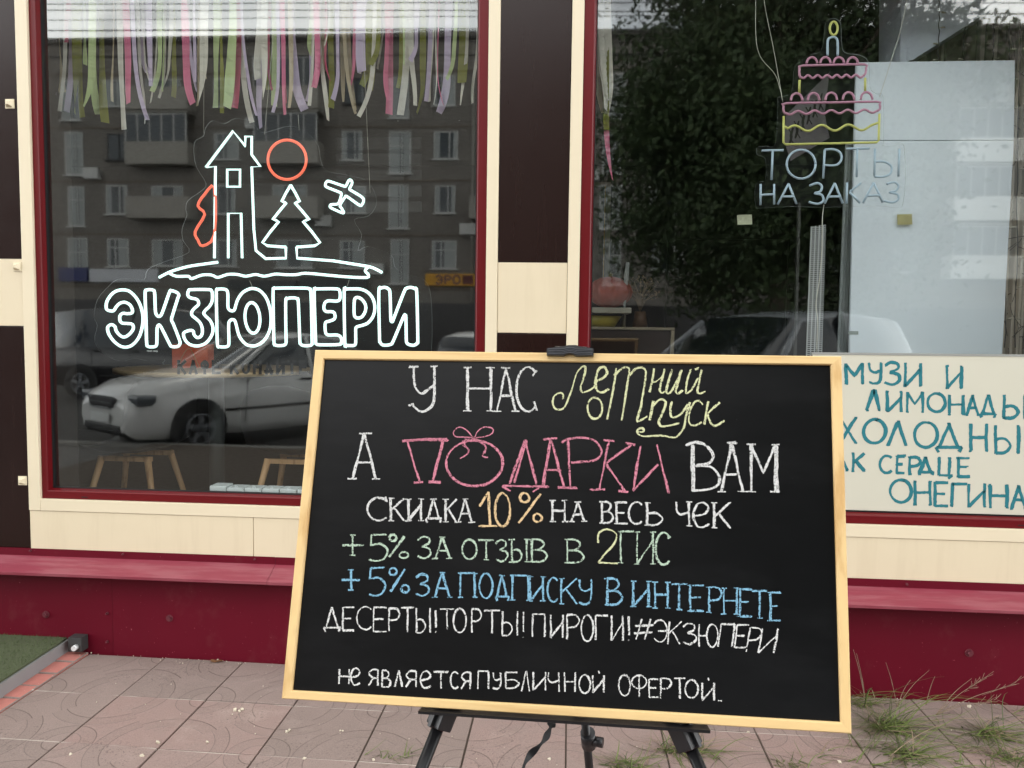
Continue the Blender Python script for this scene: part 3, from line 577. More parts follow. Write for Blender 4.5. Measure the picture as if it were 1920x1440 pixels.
a=P(1096,1340,1.62); b=P(1105,1440,1.70); d=(b-a).normalized(); g=a+d*((gz(a.x)-a.z)/d.z)
bm=new(); tube(bm,[a-d*.55,a],.012,12); tube(bm,[a-d*.05,g],.0095,12); tube(bm,[g-d*.03,g],.013,12); o=obj('leg',bm,m_blackm,ea)
kx=P(1103,1386,1.655); bm=new(); tube(bm,[kx-d*.022,kx+d*.022],.0165,14); cyl(bm,kx+Vector((.01,-.006,0)),kx+Vector((.032,-.012,0)),.011,seg=12); obj('leg_clamp',bm,m_black,o)
bm=new(); sp=[P(1040,1340,1.3),P(1036,1352,1.28),P(1030,1370,1.27),P(1022,1385,1.26),P(1010,1400,1.25),P(992,1418,1.24),P(980,1445,1.22),P(976,1500,1.2)]; sp=catmull(sp,6)
strip(bm,sp,[.016 if i<10 else .009+.004*math.sin(i*.5) for i in range(len(sp))],Vector((.35,-1,.2)).normalized(),None); bmesh.ops.solidify(bm,geom=bm.faces[:],thickness=.0012); obj('carry_strap',bm,m_black,ea)
#PART2
# ================================================================== NEON SIGN, LEFT WINDOW
YN=3.375
m_neon=emis('lit_white_tube',(.74,1.0,.95,1),2.6); m_neonr=emis('lit_orange_tube',(1.0,.17,.09,1),1.5)
ns=thing('neon_sign','lit white and orange neon shop sign on clear acrylic behind the left window','neon sign',(P(490,600,YN).x,YN,.9))
def npts(org,sc_,pts,y=YN): return [P(org[0]+x/sc_,org[1]+y_/sc_,y) for x,y_ in pts]
def neon(name,loops,m_,parent=ns,r=.0068,y=YN,seg=8):
    bm=new()
    for pts,closed,n in loops:
        v=catmull(pts,n,closed) if n>1 else pts
        tube(bm,v,r,seg,closed)
    return obj(name,bm,m_,parent)
N0=((90,470),6.26); N1=((340,520),7.3846); N2=((560,520),7.3846)
LET={'Э':(N0,[[(685,680),(690,600),(740,520),(800,475),(880,460),(960,480),(1040,560),(1090,660),(1115,780),(1105,900),(1070,1010),(1010,1090),(940,1130),(860,1125),(780,1070),(720,990),(700,930),(705,890),(745,868),(785,890),(800,940),(840,990),(890,1015),(950,985),(1000,920),(990,865),(930,855),(870,850),(845,820),(845,765),(880,735),(930,740),(985,730),(990,690),(960,635),(900,605),(840,620),(800,660),(770,705),(720,705)]]),
'К':(N0,[[(1140,500),(1160,462),(1230,462),(1252,500),(1260,700),(1275,755),(1305,772),(1340,730),(1425,490),(1450,470),(1510,490),(1535,520),(1520,570),(1470,730),(1450,810),(1475,870),(1540,1040),(1550,1090),(1520,1125),(1450,1125),(1425,1090),(1370,980),(1320,885),(1295,875),(1280,920),(1278,1080),(1265,1120),(1230,1130),(1175,1125),(1158,1080),(1150,800)]]),
'З':(N1,[[(100,185),(140,170),(380,170),(420,190),(430,240),(425,330),(390,400),(330,460),(310,500),(340,540),(400,600),(435,680),(435,760),(400,840),(340,910),(260,945),(190,950),(110,925),(55,870),(30,800),(45,760),(120,735),(165,745),(175,790),(210,830),(250,830),(285,790),(290,710),(260,630),(200,570),(150,530),(145,480),(180,430),(235,380),(235,330),(200,300),(130,285),(90,250)]]),
'Ю':(N1,[[(485,200),(510,165),(600,165),(635,190),(645,250),(645,400),(660,445),(700,465),(735,450),(750,400),(780,310),(840,220),(920,170),(990,155),(1080,180),(1160,260),(1210,370),(1240,520),(1235,680),(1195,800),(1130,890),(1050,940),(980,950),(900,930),(830,860),(790,780),(760,660),(740,600),(705,585),(670,605),(655,660),(660,900),(645,950),(600,965),(530,960),(500,930),(490,560)],
  [(985+103*math.cos(R(a))+ .06*215*math.sin(R(a)),562+212*math.sin(R(a))) for a in range(0,360,24)]]),
'П':(N1,[[(1270,200),(1290,160),(1330,150),(1720,150),(1775,170),(1795,230),(1810,880),(1805,930),(1770,945),(1690,945),(1650,920),(1640,860),(1620,350),(1600,295),(1540,285),(1470,295),(1445,340),(1450,860),(1450,910),(1420,940),(1330,945),(1290,925),(1282,870)]]),
'Е':(N2,[[(215,200),(235,165),(290,160),(520,160),(565,185),(575,250),(565,310),(520,330),(420,325),(370,345),(350,400),(355,450),(390,475),(450,475),(490,490),(505,540),(490,580),(430,605),(380,620),(365,660),(370,750),(390,790),(430,800),(540,800),(590,840),(590,900),(560,930),(300,935),(245,920),(235,870)]]),
'Р':(N2,[[(630,200),(660,165),(740,160),(860,165),(960,210),(1030,300),(1055,420),(1030,540),(960,630),(880,665),(810,685),(790,720),(790,900),(770,940),(720,945),(660,940),(640,910)],[(770,330),(790,285),(830,280),(880,310),(920,370),(930,430),(910,500),(870,550),(820,565),(785,550),(768,500)]]),
'И':(N2,[[(1110,200),(1140,150),(1200,140),(1245,165),(1265,220),(1275,560),(1285,610),(1300,610),(1320,560),(1460,200),(1500,150),(1560,140),(1610,160),(1635,210),(1650,860),(1640,910),(1600,940),(1540,935),(1500,910),(1490,850),(1485,560),(1475,525),(1450,550),(1310,880),(1280,925),(1220,940),(1160,935),(1130,900),(1120,850)]])}
for ch,((org,k_),loops) in LET.items(): neon('neon_letter',[(npts(org,k_,q),True,4) for q in loops],m_neon)
neon('neon_plane',[(npts((560,220),4.5,[(225,570),(235,545),(260,540),(380,580),(400,575),(425,530),(445,535),(450,560),(430,600),(440,615),(530,670),(548,700),(535,735),(510,740),(410,670),(390,675),(350,740),(360,765),(380,800),(365,805),(275,765),(265,745),(280,735),(330,730),(350,690),(360,645),(340,630),(240,590)]),True,4)],m_neon,r=.0058)
neon('neon_ring',[([P(538.3+36*math.cos(R(a)),299.5+37*math.sin(R(a)),YN) for a in range(0,360,10)],True,1)],m_neonr,r=.0062)
g4=lambda p:npts((280,400),4.3636,p)
neon('neon_ground_line',[(g4([(80,525),(180,475),(320,435),(450,415),(560,400)]),False,5),(g4([(1905,485),(1850,455),(1790,435),(1650,412),(1500,388)]),False,5),
 (g4([(165,490),(220,515),(320,515),(345,535),(430,505),(510,505),(560,525),(640,500),(720,500),(790,515),(870,500),(940,515),(1030,497),(1110,502),(1200,502),(1280,490),(1450,505),(1620,520),(1780,525),(1790,500),(1765,470),(1790,440)]),False,3)],m_neon,r=.0062)
# plain motif over the ground line: a small house with an orange banner, and a fir
neon('neon_house',[([P(*q,YN) for q in ((402,484),(404,312),(386,314),(437,246),(460,274),(460,256),(472,256),(472,290),(488,312),(472,313),(476,430),(480,470),(497,484))],False,1),([P(*q,YN) for q in ((428,484),(428,400),(452,400),(454,484))],False,1),([P(*q,YN) for q in ((426,318),(450,318),(450,350),(426,350))],True,1)],m_neon,r=.0060)
neon('neon_banner',[([P(*q,YN) for q in ((402,352),(384,364),(371,386),(384,402),(366,434),(371,450),(380,461),(402,440))],True,3)],m_neonr,r=.0062)
neon('neon_fir',[([P(*q,YN) for q in ((545,347),(562,378),(553,380),(580,412),(568,415),(600,455),(574,462),(556,463))],False,2),([P(*q,YN) for q in ((545,347),(528,378),(537,380),(511,412),(523,415),(492,455),(518,462),(536,463))],False,2),([P(*q,YN) for q in ((536,463),(536,484),(497,485))],False,1),([P(*q,YN) for q in ((556,463),(557,484),(624,489))],False,1)],m_neon,r=.0060)
bm=new()
op=[(381,255),(366,264),(363,284),(368,313),(386,344),(377,358),(352,376),(348,393),(350,404),(341,429),(343,451),(354,473),(310,490),(277,505),(270,524),(245,522),(220,524),(205,535),(182,562),(176,595),(182,610),(177,640),(195,664),(225,677),(252,672),(275,676),(308,674),(308,684),(370,690),(450,694),(560,696),(700,700),(795,697),(808,665),(810,600),(806,545),(792,523),(760,514),(740,500),(733,478),(690,462),(671,470),(678,440),(664,412),(690,405),(705,385),(702,360),(685,338),(650,328),(612,320),(601,300),(596,272),(575,248),(545,236),(512,244),(490,248),(470,228),(440,222),(420,232),(398,226),(385,240)]
bk=[P(x,y,YN+.009) for x,y in op]; poly(bm,catmull(bk,3,True),.004,Vector((0,1,0)),0,1); obj('acrylic_backing',bm,[m_acryl,m_acedge],ns)
for a_2,b_2 in (((383,-30),(382,250)),((676,-30),(694,362)),((520,-20),(496,252)),((559,215),(561,244)),((468,526),(474,540)),((655,524),(651,537))):
    bm=new(); tube(bm,[P(*a_2,YN+.002),P(*b_2,YN+.002)],.0008,5); obj('hanging_wire',bm,m_wire,ns)
def font_mesh(name,txt,size,m_,loc,parent,ext=.0004,sx=1):
    cu=bpy.data.curves.new(name,'FONT'); cu.body=txt; cu.size=size; cu.extrude=ext; cu.align_x='CENTER'
    o=bpy.data.objects.new(name,cu); COL.objects.link(o); dg=bpy.context.evaluated_depsgraph_get(); me=bpy.data.meshes.new_from_object(o.evaluated_get(dg)); bpy.data.objects.remove(o)
    Mx=Matrix.Translation(loc)@Matrix.Rotation(R(90),4,'X')@Matrix.Diagonal((sx,1,1,1)); me.transform(Mx); me.materials.clear(); me.materials.append(m_)
    o=bpy.data.objects.new(name,me); COL.objects.link(o); par(o,parent); return o
font_mesh('maker_name','neon step',.013,m_white,P(285.5,659.5,YN+.006),ns)
# vinyl lettering on the glass
m_vinyl=mat('dark_vinyl',lin((20,19,19)),.5)
vy=YG+.012
vn=thing('window_lettering','dark vinyl cafe lettering stuck inside the left window under the neon sign','window lettering',(P(455,690,vy).x,vy,1.3))
def vinyl(txt,x,y0,y1,wd,gap,par_):
    for ch in txt:
        if ch==' ': x+=wd*.5; continue
        if ch=='-': st=[('l',[(x+1,(y0+y1)/2),(x+wd*.55,(y0+y1)/2)])]; adv=wd*.7
        else: st=glyph(ch,x+3,x+wd-3,y0+3,y1-3); adv=wd+gap
        bm=new()
        for kind,q in st:
            v=[P(px,py,vy) for px,py in q]; v=catmull(v,5) if kind=='c' else v
            d0=(v[1]-v[0]).normalized()*.007; d1=(v[-1]-v[-2]).normalized()*.007; v=[v[0]-d0]+v[1:-1]+[v[-1]+d1]
            strip(bm,v,.0135 if kind!='p' else .0125,Vector((0,1,0)),None)
        obj('letter',bm,m_vinyl,par_); x+=adv
vinyl('КАФЕ-КОНДИТЕРСКАЯ',332,675,702,17.4,4.2,vn)
# menu strips hung inside, seen from behind
m_strip=mat('dark_price_strip',lin((20,20,19)),.6)
for i,(y0,y1) in enumerate(((258,280),(288,310),(318,338),(348,368),(378,398))):
    bm=new(); a,b=P(630,y0,3.9),P(757,y1,3.9); box(bm,(a.x,3.9,b.z),(b.x,3.904,a.z),0,.0015); a,b=P(767,y0,3.9),P(790,y1,3.9); box(bm,(a.x,3.9,b.z),(b.x,3.904,a.z),0,.0015)
    o=obj('price_strip',bm,m_strip); tag(o,['topmost','second from the top','middle','second from the bottom','lowest'][i]+' of five dark price strips behind the left window','price strip','price strips behind the window')
# ================================================================== RIBBONS
RC={'W':(236,232,220),'L':(218,203,226),'G':(212,228,170),'O':(142,144,52),'P':(238,138,172),'M':(206,92,122),'B':(205,190,160)}
def ribmat(k):
    t=NT('ribbon_'+{'W':'cream','L':'lilac','G':'pale_green','O':'olive','P':'pink','M':'dark_pink','B':'beige'}[k]); col=lin(RC[k]); t.n.remove(t.b)
    v=t.coords('Object',(40,40,3)); n=t.noise(v,1,3); cc=t.mix(n,sc(col,.8),sc(col,1.15))
    d=t.new('BsdfDiffuse'); tr=t.new('BsdfTranslucent'); gl=t.new('BsdfGlossy'); gl.inputs['Roughness'].default_value=.3
    t.link(cc,d.inputs[0]); t.link(cc,tr.inputs[0]); m1=t.new('MixShader'); m1.inputs[0].default_value=.22; t.link(d.outputs[0],m1.inputs[1]); t.link(tr.outputs[0],m1.inputs[2])
    m2=t.new('MixShader'); m2.inputs[0].default_value=.07; t.link(m1.outputs[0],m2.inputs[1]); t.link(gl.outputs[0],m2.inputs[2]); t.link(m2.outputs[0],t.o.inputs[0]); return t.m
RM={k:ribmat(k) for k in RC}
RIB=[((80,0),[('L',70,150,1150,50),('B',150,240,1030,70),('W',255,170,1275,62),('M',280,285,520,40),('L',310,290,1300,55),('O',370,360,1380,95),('O',400,440,1330,60),('G',460,500,760,42),('G',545,540,1240,80),('G',562,592,1300,70),('O',650,690,1430,82),('B',790,765,1160,26),('W',860,930,1420,60),('P',930,985,1215,80),('W',900,940,1430,12),('L',1000,1200,1400,36),('W',1060,1230,1440,32),('L',1130,1130,800,50),('W',1120,1185,910,18),('L',1190,1235,950,60),('G',1310,1288,1115,76),('G',1350,1350,1085,25),('W',1280,1225,1190,14),('W',1370,1350,1080,22),('O',1470,1505,1095,52),('W',1440,1400,1055,36),('P',1590,1665,1190,62),('L',1640,1745,1032,50),('L',1700,1722,950,32),('B',1765,1745,1170,66)]),
((340,0),[('B',225,225,900,70),('W',260,195,1170,70),('G',395,390,1240,78),('O',445,470,1235,44),('G',570,530,1285,85),('M',635,600,1195,88),('W',660,800,1390,46),('L',680,830,1400,30),('W',885,830,930,72),('L',890,860,1400,62),('O',955,990,1005,92),('W',935,930,1205,68),('M',990,985,1075,40),('G',1045,1055,1160,66),('L',1080,1090,1258,56),('P',1130,1175,1350,46),('M',1150,1190,1250,22),('B',1220,1250,1215,72),('L',1240,1335,1280,76),('G',1465,1435,690,76),('L',1470,1460,1190,76),('W',1480,1450,1285,36),('P',1520,1545,970,58),('B',1590,1600,860,50),('W',1560,1690,1365,52),('M',1620,1635,960,36),('W',1660,1615,540,14),('O',1690,1695,1180,64),('L',1750,1775,1180,76)]),
((620,0),[('B',130,150,1110,50),('B',150,285,1305,60),('B',195,280,1215,40),('P',270,260,1035,56),('L',350,322,810,84),('W',345,332,890,46),('O',420,420,1010,74),('O',480,475,1010,52),('O',550,515,745,58),('W',605,530,775,16),('W',500,370,1310,46),('P',672,660,1235,78),('P',640,592,1170,42),('O',790,800,1000,62),('G',820,830,780,30),('W',860,785,1350,72),('W',900,1005,1170,58),('L',975,965,740,52),('O',1040,1045,1250,56),('L',1130,1080,1160,66),('W',1165,1085,1160,24),('P',1218,1212,1225,16),('L',1335,1268,1300,88),('W',1180,1210,1240,14),('G',1410,1370,930,44),('O',1500,1480,980,86),('W',1550,1425,1180,34),('W',1660,1550,1185,44)])]
gar=thing('ribbon_garland','garland of pink, green, lilac and cream satin ribbons across the top of the left window','garland',(-1.3,3.42,2.95))
def ribbon(k,x0,x1,y1,w,y,parent):
    top=P(x0,-60,y); top.z=2.97; bot=P(x1,y1,y); bm=new(); n=22; pts=[]; ph=rnd.uniform(0,6); amp=rnd.uniform(.001,.004); fl=rnd.uniform(.5,1); x0w=P(x0,0,y).x; pw=rnd.uniform(2.2,3.6)
    tw=rnd.uniform(-.9,.9); wv=rnd.uniform(-.012,.012); fk=rnd.choice((0,0,1,-1))*rnd.uniform(.01,.03); tk=rnd.uniform(-3,3); prev=None
    for i in range(n+1):
        t=i/n; z=top.z+(bot.z-top.z)*t; x=top.x+(x0w-top.x)*min(1,t*2)+(bot.x-x0w)*t**pw; yy=y+amp*math.sin(5*t+ph)*t-.014*fl*t**4
        a=tw*math.sin(3*t+ph)*.9+(.35*(bot.x-x0w)/abs(bot.x-x0w+1e-9)*t**3 if abs(bot.x-x0w)>.03 else 0)
        x+=wv*math.sin(4.2*t+ph)*t*(1-t)*2+fk*max(0,t-.72)**2*12; a+=1.1*tk*max(0,t-.55)**1.5
        dx=(bot.x-x0w)*pw*t**(pw-1)+fk*max(0,t-.72)*24; dz=bot.z-top.z; L_=math.hypot(dx,dz); sx,sz=-dz/L_,dx/L_
        s=Vector((sx*math.cos(a),math.sin(a),sz*math.cos(a)))*w*.5
        p=Vector((x,yy,z)); A=bm.verts.new(p-s); B=bm.verts.new(p+s+(Vector((0,0,rnd.uniform(-.006,.004))) if i==n else Vector()))
        if prev: 
            f=bm.faces.new((prev[0],prev[1],B,A)); f.smooth=True
        prev=(A,B)
    bmesh.ops.solidify(bm,geom=bm.faces[:],thickness=.0004); return obj('ribbon',bm,RM[k],parent)
for (ox,oy),rows in RIB:
    for k,x0,x1,y1,wd in rows: ribbon(k,ox+x0/6,ox+x1/6,y1/6*rnd.uniform(.93,1.04),wd*rnd.choice((.7,1,1.1,1.25))/6/FPX*3.42,rnd.uniform(3.395,3.455),gar)
bm=new(); tube(bm,[(XV[2]+.02,3.43,2.975),(-1.3,3.43,2.965),(XV[3]-.02,3.43,2.975)],.003,6); obj('cord',bm,m_wire,gar)
gar2=thing('ribbon_garland','short ribbon garland with a long pink ribbon in the right window','garland',(.12,3.42,2.95))
for k,x0,x1,y1,wd in (('W',1134,1149,208,26),('W',1130,1142,190,18),('B',1122,1124,212,16),('O',1136,1137,245,11),('P',1137,1140,338,11),('L',1124,1126,160,10)): ribbon(k,x0,x1,y1,wd/FPX*3.42,rnd.uniform(3.395,3.455),gar2)
bm=new(); tube(bm,[(XV[8]+.005,3.43,2.975),(.22,3.43,2.972)],.003,6); obj('cord',bm,m_wire,gar2)
# ================================================================== INSIDE THE LEFT WINDOW
def chair(px,label,yc,sgn=1):
    x=P(px,760,yc).x; t=thing('shell_chair',label,'chair',(x,yc,FL),'shell chairs by the left window')
    m_shell=bpy.data.materials.get('grey_plastic_shell') or mat('grey_plastic_shell',lin((66,64,64)),.35)
    bm=new(); rows=[]
    prof=[(.22,.45,.20),(.12,.432,.225),(0,.43,.225),(-.12,.44,.22),(-.19,.50,.22),(-.215,.60,.225),(-.235,.72,.22),(-.25,.80,.17),(-.255,.83,.06)]
    for d,z,wd in prof: rows.append([bm.verts.new((x+u*wd,yc-sgn*d+(.035*u*u*sgn if z>.5 else 0),FL+z+(.04*u*u if z<.5 else 0))) for u in (-1,-.8,-.4,0,.4,.8,1)])
    for a,b in zip(rows,rows[1:]):
        for i in range(6): f=bm.faces.new((a[i],a[i+1],b[i+1],b[i])); f.smooth=True
    bmesh.ops.solidify(bm,geom=bm.faces[:],thickness=.006); obj('seat_shell',bm,m_shell,t)
    for sx in (-1,1):
        for sy in (-1,1):
            bm=new(); tube(bm,[(x+sx*.13,yc+sy*.12,FL+.415),(x+sx*.22,yc+sy*.2,FL)],[.019,.013],10); obj('leg',bm,m_stoolwood,t)
    bm=new(); box(bm,(x-.15,yc-.13,FL+.39),(x+.15,yc-.10,FL+.415)); box(bm,(x-.15,yc+.1,FL+.39),(x+.15,yc+.13,FL+.415)); obj('seat_frame',bm,m_stoolwood,t)
chair(255,'grey shell chair with wooden legs behind the left window, near the left edge',4.15)
chair(560,'grey shell chair with wooden legs behind the left window, next to the chalkboard',4.2,-1)
x=P(405,700,4.45).x
tt=thing('cafe_table','round pale wood table on a grey pedestal behind the left window','table',(x,4.45,FL))
bm=new(); cyl(bm,(x,4.45,1.235),(x,4.45,1.26),.55,seg=48); obj('tabletop',bm,m_tablewood,tt)
m_grey=mat('grey_steel',lin((90,92,92)),.4)
bm=new(); cyl(bm,(x,4.45,FL+.02),(x,4.45,1.234),.045,seg=20); cyl(bm,(x,4.45,FL),(x,4.45,FL+.02),.25,seg=32); obj('pedestal',bm,m_grey,tt)
# orange card with string on the table
a,b=P(322,640,4.35),P(390,705,4.35); 
oc=thing('orange_gift_bag','orange paper bag with a string handle standing on the table inside','paper bag',((a.x+b.x)/2,4.38,1.26))
bm=new(); vs=box(bm,(a.x,4.35,1.262),(b.x,4.43,P(0,640,4.35).z),0,.002); obj('bag',bm,mat('orange_paper',lin((225,100,62)),.6),oc)
bm=new(); tube(bm,catmull([P(332,698,4.345),P(340,672,4.34),P(354,653,4.335),P(366,672,4.34),P(378,698,4.345)],5),.0018,6); obj('handle',bm,mat('string',lin((190,160,110)),.8),oc)
# radiator
m_rad=mat('radiator_enamel',lin((205,212,212)),.3)
rd=thing('radiator','white sectional radiator top just inside the bottom of the left window','radiator',(P(480,915,3.4).x,3.4,.35))
xr0=P(404,915,3.42).x
for k in range(9):
    bm=new(); xx=xr0+k*.082; box(bm,(xx,3.36,.40),(xx+.078,3.44,z1+.006+(.006 if k==0 else 0)),0,.008); box(bm,(xx+.036,3.365,z1+.004),(xx+.048,3.375,z1+.013)); obj('section',bm,m_rad,rd)
# ================================================================== INSIDE THE RIGHT WINDOW
YB=3.62
m_panel=mat('pale_board',lin((214,223,230)),.5,.03,3)
bp=thing('display_board','large pale blue white board of two sheets behind the right window','board',(P(1750,400,YB).x,YB,.9))
a=[P(*q,YB) for q in ((1606,117),(1903,113),(1901,262),(1602,262.5))]; bm=new(); poly(bm,a,.016,Vector((0,1,0))); obj('upper_sheet',bm,m_panel,bp)
a=[P(*q,YB) for q in ((1602,264),(1901,263.5),(1877,700),(1592,700))]; bm=new(); poly(bm,a,.016,Vector((0,1,0))); obj('lower_sheet',bm,m_panel,bp)
m_alu=mat('grey_metal_post',lin((120,126,126)),.4,.1,8)
bm=new()
for k,(x0,x1) in enumerate(((1580,1584.5),(1585,1590),(1590.5,1596),(1596.5,1602))):
    dx=-7 
    q=[P(x0+6,270,YB+.01*k+.018),P(x1+6,270,YB+.01*k+.018),P(x1-12,720,YB+.01*k+.018),P(x0-12,720,YB+.01*k+.018)]; poly(bm,q,.01,Vector((0,1,0)))
obj('edge_post',bm,m_alu,bp)
bm=new(); p=P(1600,624,YB-.002); box(bm,(p.x-.022,YB-.003,p.z-.008),(p.x+.022,YB-.0005,p.z+.008)); obj('barcode_sticker',bm,mat('barcode_sticker',lin((140,150,145)),.5,.5,400,stretch=(1,.01,.01)),bp)
def note(px0,py0,px1,py1,y,col,label):
    a,b=P(px0,py0,y),P(px1,py1,y); bm=new(); n=5; rows=[]
    for j in range(n+1): rows.append([bm.verts.new((a.x+(b.x-a.x)*i/n+.002*j/n,y-.006*(j/n)**2,a.z+(b.z-a.z)*j/n+.002*i/n)) for i in range(n+1)])
    for j in range(n):
        for i in range(n): bm.faces.new((rows[j][i],rows[j][i+1],rows[j+1][i+1],rows[j+1][i]))
    bmesh.ops.solidify(bm,geom=bm.faces[:],thickness=.0004); o=obj('sticky_note',bm,mat('note_paper',lin(col),.8,.05)); tag(o,label,'note')
note(1382,403,1409,422,3.335,(205,208,180),'small cream paper note stuck inside the dark middle of the right window')
note(1682,402,1709,422,YB-.008,(205,198,150),'small yellowish paper note stuck on the pale board')
# cake neon sign, unlit
YC=3.40
m_tp=mat('unlit_pink_tube',lin((188,134,158)),.35,.03); m_ty=mat('unlit_yellow_tube',lin((198,198,112)),.35,.03); m_tw=mat('unlit_white_tube',lin((170,190,205)),.35,.03)
cs=thing('cake_sign','unlit neon cake sign with blue white words on clear acrylic in the right window','neon sign',(P(1560,250,YC).x,YC,1.9))
g5=lambda p:[P(1400+x/3.6923,y/3.6923,YC) for x,y in p]
neon('flame',[(g5([(602+27*math.cos(R(a)),197+46*math.sin(R(a))) for a in range(0,360,20)]),True,1)],m_ty,cs,.005)
neon('candle',[(g5([(560,385),(560,300),(568,268),(600,257),(622,268),(630,300),(630,385)]),False,4)],m_tw,cs,.005)
def wave(x0,x1,y,am,n,y1=None): return [(x0+(x1-x0)*i/60,y+((y1-y)*i/60 if y1 else 0)+am*math.sin(2*math.pi*n*i/60)) for i in range(61)]
neon('icing',[(g5([(cx_-37,440),(cx_-28,412),(cx_,396),(cx_+28,412),(cx_+37,438)]),False,4) for cx_ in (452,545,638,733)]+[(g5([(375,540),(366,520),(365,475),(385,455),(600,450),(815,446),(826,470),(822,510),(805,527)]),False,2),(g5(wave(375,805,532,10,6.5,527)),False,1)],m_tp,cs,.005)
neon('icing',[(g5([(cx_-40,yb),(cx_-30,yb-36),(cx_,yb-52),(cx_+30,yb-36),(cx_+42,yb)]),False,4) for cx_,yb in ((345,698),(463,696),(585,694),(705,692),(830,690))]+[(g5([(270,790),(256,770),(256,735),(275,715),(600,710),(900,704),(920,722),(922,755),(900,770)]),False,2),(g5(wave(270,900,782,12,5.5,768)),False,1)],m_tp,cs,.005)
neon('cake_layer',[(g5([(366,555),(364,645)]),False,1),(g5([(820,540),(821,630)]),False,1),(g5([(256,805),(254,985),(268,1000),(600,993),(900,986),(914,972),(919,788)]),False,1),(g5([(262,875)]+wave(285,880,890,20,-3.2,880)+[(912,850)]),False,1)],m_ty,cs,.005)
CW=[[(105,1043),(255,1040)],[(180,1043),(172,1245)],[(377+100*math.cos(R(a)),1137+100*math.sin(R(a))) for a in range(0,361,12)],[(530,1235),(540,1037)],[(540,1036),(600,1034),(645,1055),(657,1100),(630,1138),(585,1146),(540,1142)],[(690,1030),(850,1028)],[(765,1030),(762,1225)],[(888,1030),(884,1218)],[(885,1120),(950,1120),(1000,1150),(996,1200),(945,1224),(884,1222)],[(1058,1030),(1050,1222)],
[(97,1275),(95,1420)],[(190,1275),(190,1415)],[(97,1350),(190,1345)],[(215,1415),(290,1272)],[(290,1272),(345,1412)],[(240,1362),(325,1360)],[(435,1285),(490,1268),(520,1290),(510,1325),(470,1338),(520,1350),(530,1390),(490,1412),(430,1398)],[(540,1408),(610,1268)],[(610,1268),(665,1408)],[(565,1362),(648,1360)],[(695,1265),(692,1408)],[(790,1268),(712,1330)],[(712,1330),(785,1405)],[(805,1405),(880,1265)],[(880,1265),(942,1402)],[(830,1357),(920,1352)],[(970,1275),(1020,1262),(1050,1285),(1035,1320),(990,1332),(1043,1345),(1050,1380),(1010,1402),(950,1390)]]
grp=[[0,1],[2],[3,4],[5,6],[7,8,9],[10,11,12],[13,14,15],[16],[17,18,19],[20,21,22],[23,24,25],[26]]
for q in grp: neon('letter',[(g5(CW[i]),False,5 if len(CW[i])>2 and len(CW[i])<20 else 1) for i in q],m_tw,cs,.0049)
bm=new(); op=[(540,200),(555,145),(602,125),(645,148),(655,200),(662,330),(695,368),(780,380),(845,430),(855,600),(900,650),(945,670),(950,970),(940,1005),(1010,1010),(1060,998),(1092,1020),(1100,1240),(1085,1400),(1050,1440),(900,1425),(560,1435),(300,1430),(100,1440),(62,1425),(60,1290),(90,1255),(130,1245),(130,1100),(75,1070),(72,1022),(130,1010),(200,992),(215,700),(232,670),(310,640),(330,470),(370,430),(440,380),(520,345)]
bk=[P(1400+x/3.6923,y/3.6923,YC+.009) for x,y in op]; poly(bm,catmull(bk,3,True),.004,Vector((0,1,0)),0,1); obj('acrylic_backing',bm,[m_acryl,m_acedge],cs)
for q in ([(1427,-60),(1434,10),(1450,90),(1468,192)],[(1418,-40),(1417,60),(1425,105),(1452,138),(1462,165),(1468,192)],[(1712,-60),(1690,50),(1672,110),(1649,182)]):
    bm=new(); tube(bm,catmull([P(x,y,YC+.002) for x,y in q],5),.0012,5); obj('hanging_wire',bm,m_wire,cs)
bm=new(); tube(bm,catmull([P(x,y,YC+.02) for x,y in ((1545,384),(1542,410),(1541,470),(1537,520),(1530,570),(1533,600),(1531,660))],5),.0018,6); obj('cable',bm,m_wire,cs)
# perforated metal strip
def perf():
    t=NT('perforated_steel'); v=t.coords('Object'); sep=t.new('SeparateXYZ'); t.link(v,sep.inputs[0])
    fx=t.math('SUBTRACT',t.math('FRACT',t.math('DIVIDE',sep.outputs[0],.0165)),.5); fz=t.math('SUBTRACT',t.math('FRACT',t.math('DIVIDE',sep.outputs[2],.0085)),.5)
    mk_=t.math('MULTIPLY',t.math('LESS_THAN',t.math('ABSOLUTE',fx),.33),t.math('LESS_THAN',t.math('ABSOLUTE',fz),.26))
    c=t.mix(mk_,lin((165,168,168)),lin((16,16,16))); t.link(c,t.b.inputs['Base Color']); t.b.inputs['Roughness'].default_value=.4; t.b.inputs['Metallic'].default_value=.2; return t.m
m_perf=perf(); pa=[P(*q,3.47) for q in ((1520,425),(1548,421),(1540,700),(1510,700))]
pc=thing('perforated_rail','tall perforated steel rail with round holes behind the right window','rail',(pa[3].x,3.47,.9))
bm=new(); poly(bm,pa,.002,Vector((0,1,0))); obj('face',bm,m_perf,pc)
bm=new(); poly(bm,[pa[1]+Vector((0,.001,0)),pa[1]+Vector((.012,.05,0)),pa[2]+Vector((.012,.05,0)),pa[2]+Vector((0,.001,0))],.002,Vector((1,0,0))); obj('flange',bm,m_alu,pc)
# mullion of inner partition near the rail
bm=new(); q=[P(*k_,3.7) for k_ in ((1497,380),(1502,380),(1493,700),(1488,700))]; poly(bm,q,.02,Vector((0,1,0))); tag(obj('partition_post',bm,mat('dark_post',lin((60,60,58)),.4)),'thin dark upright post inside the right window left of the perforated rail','post')
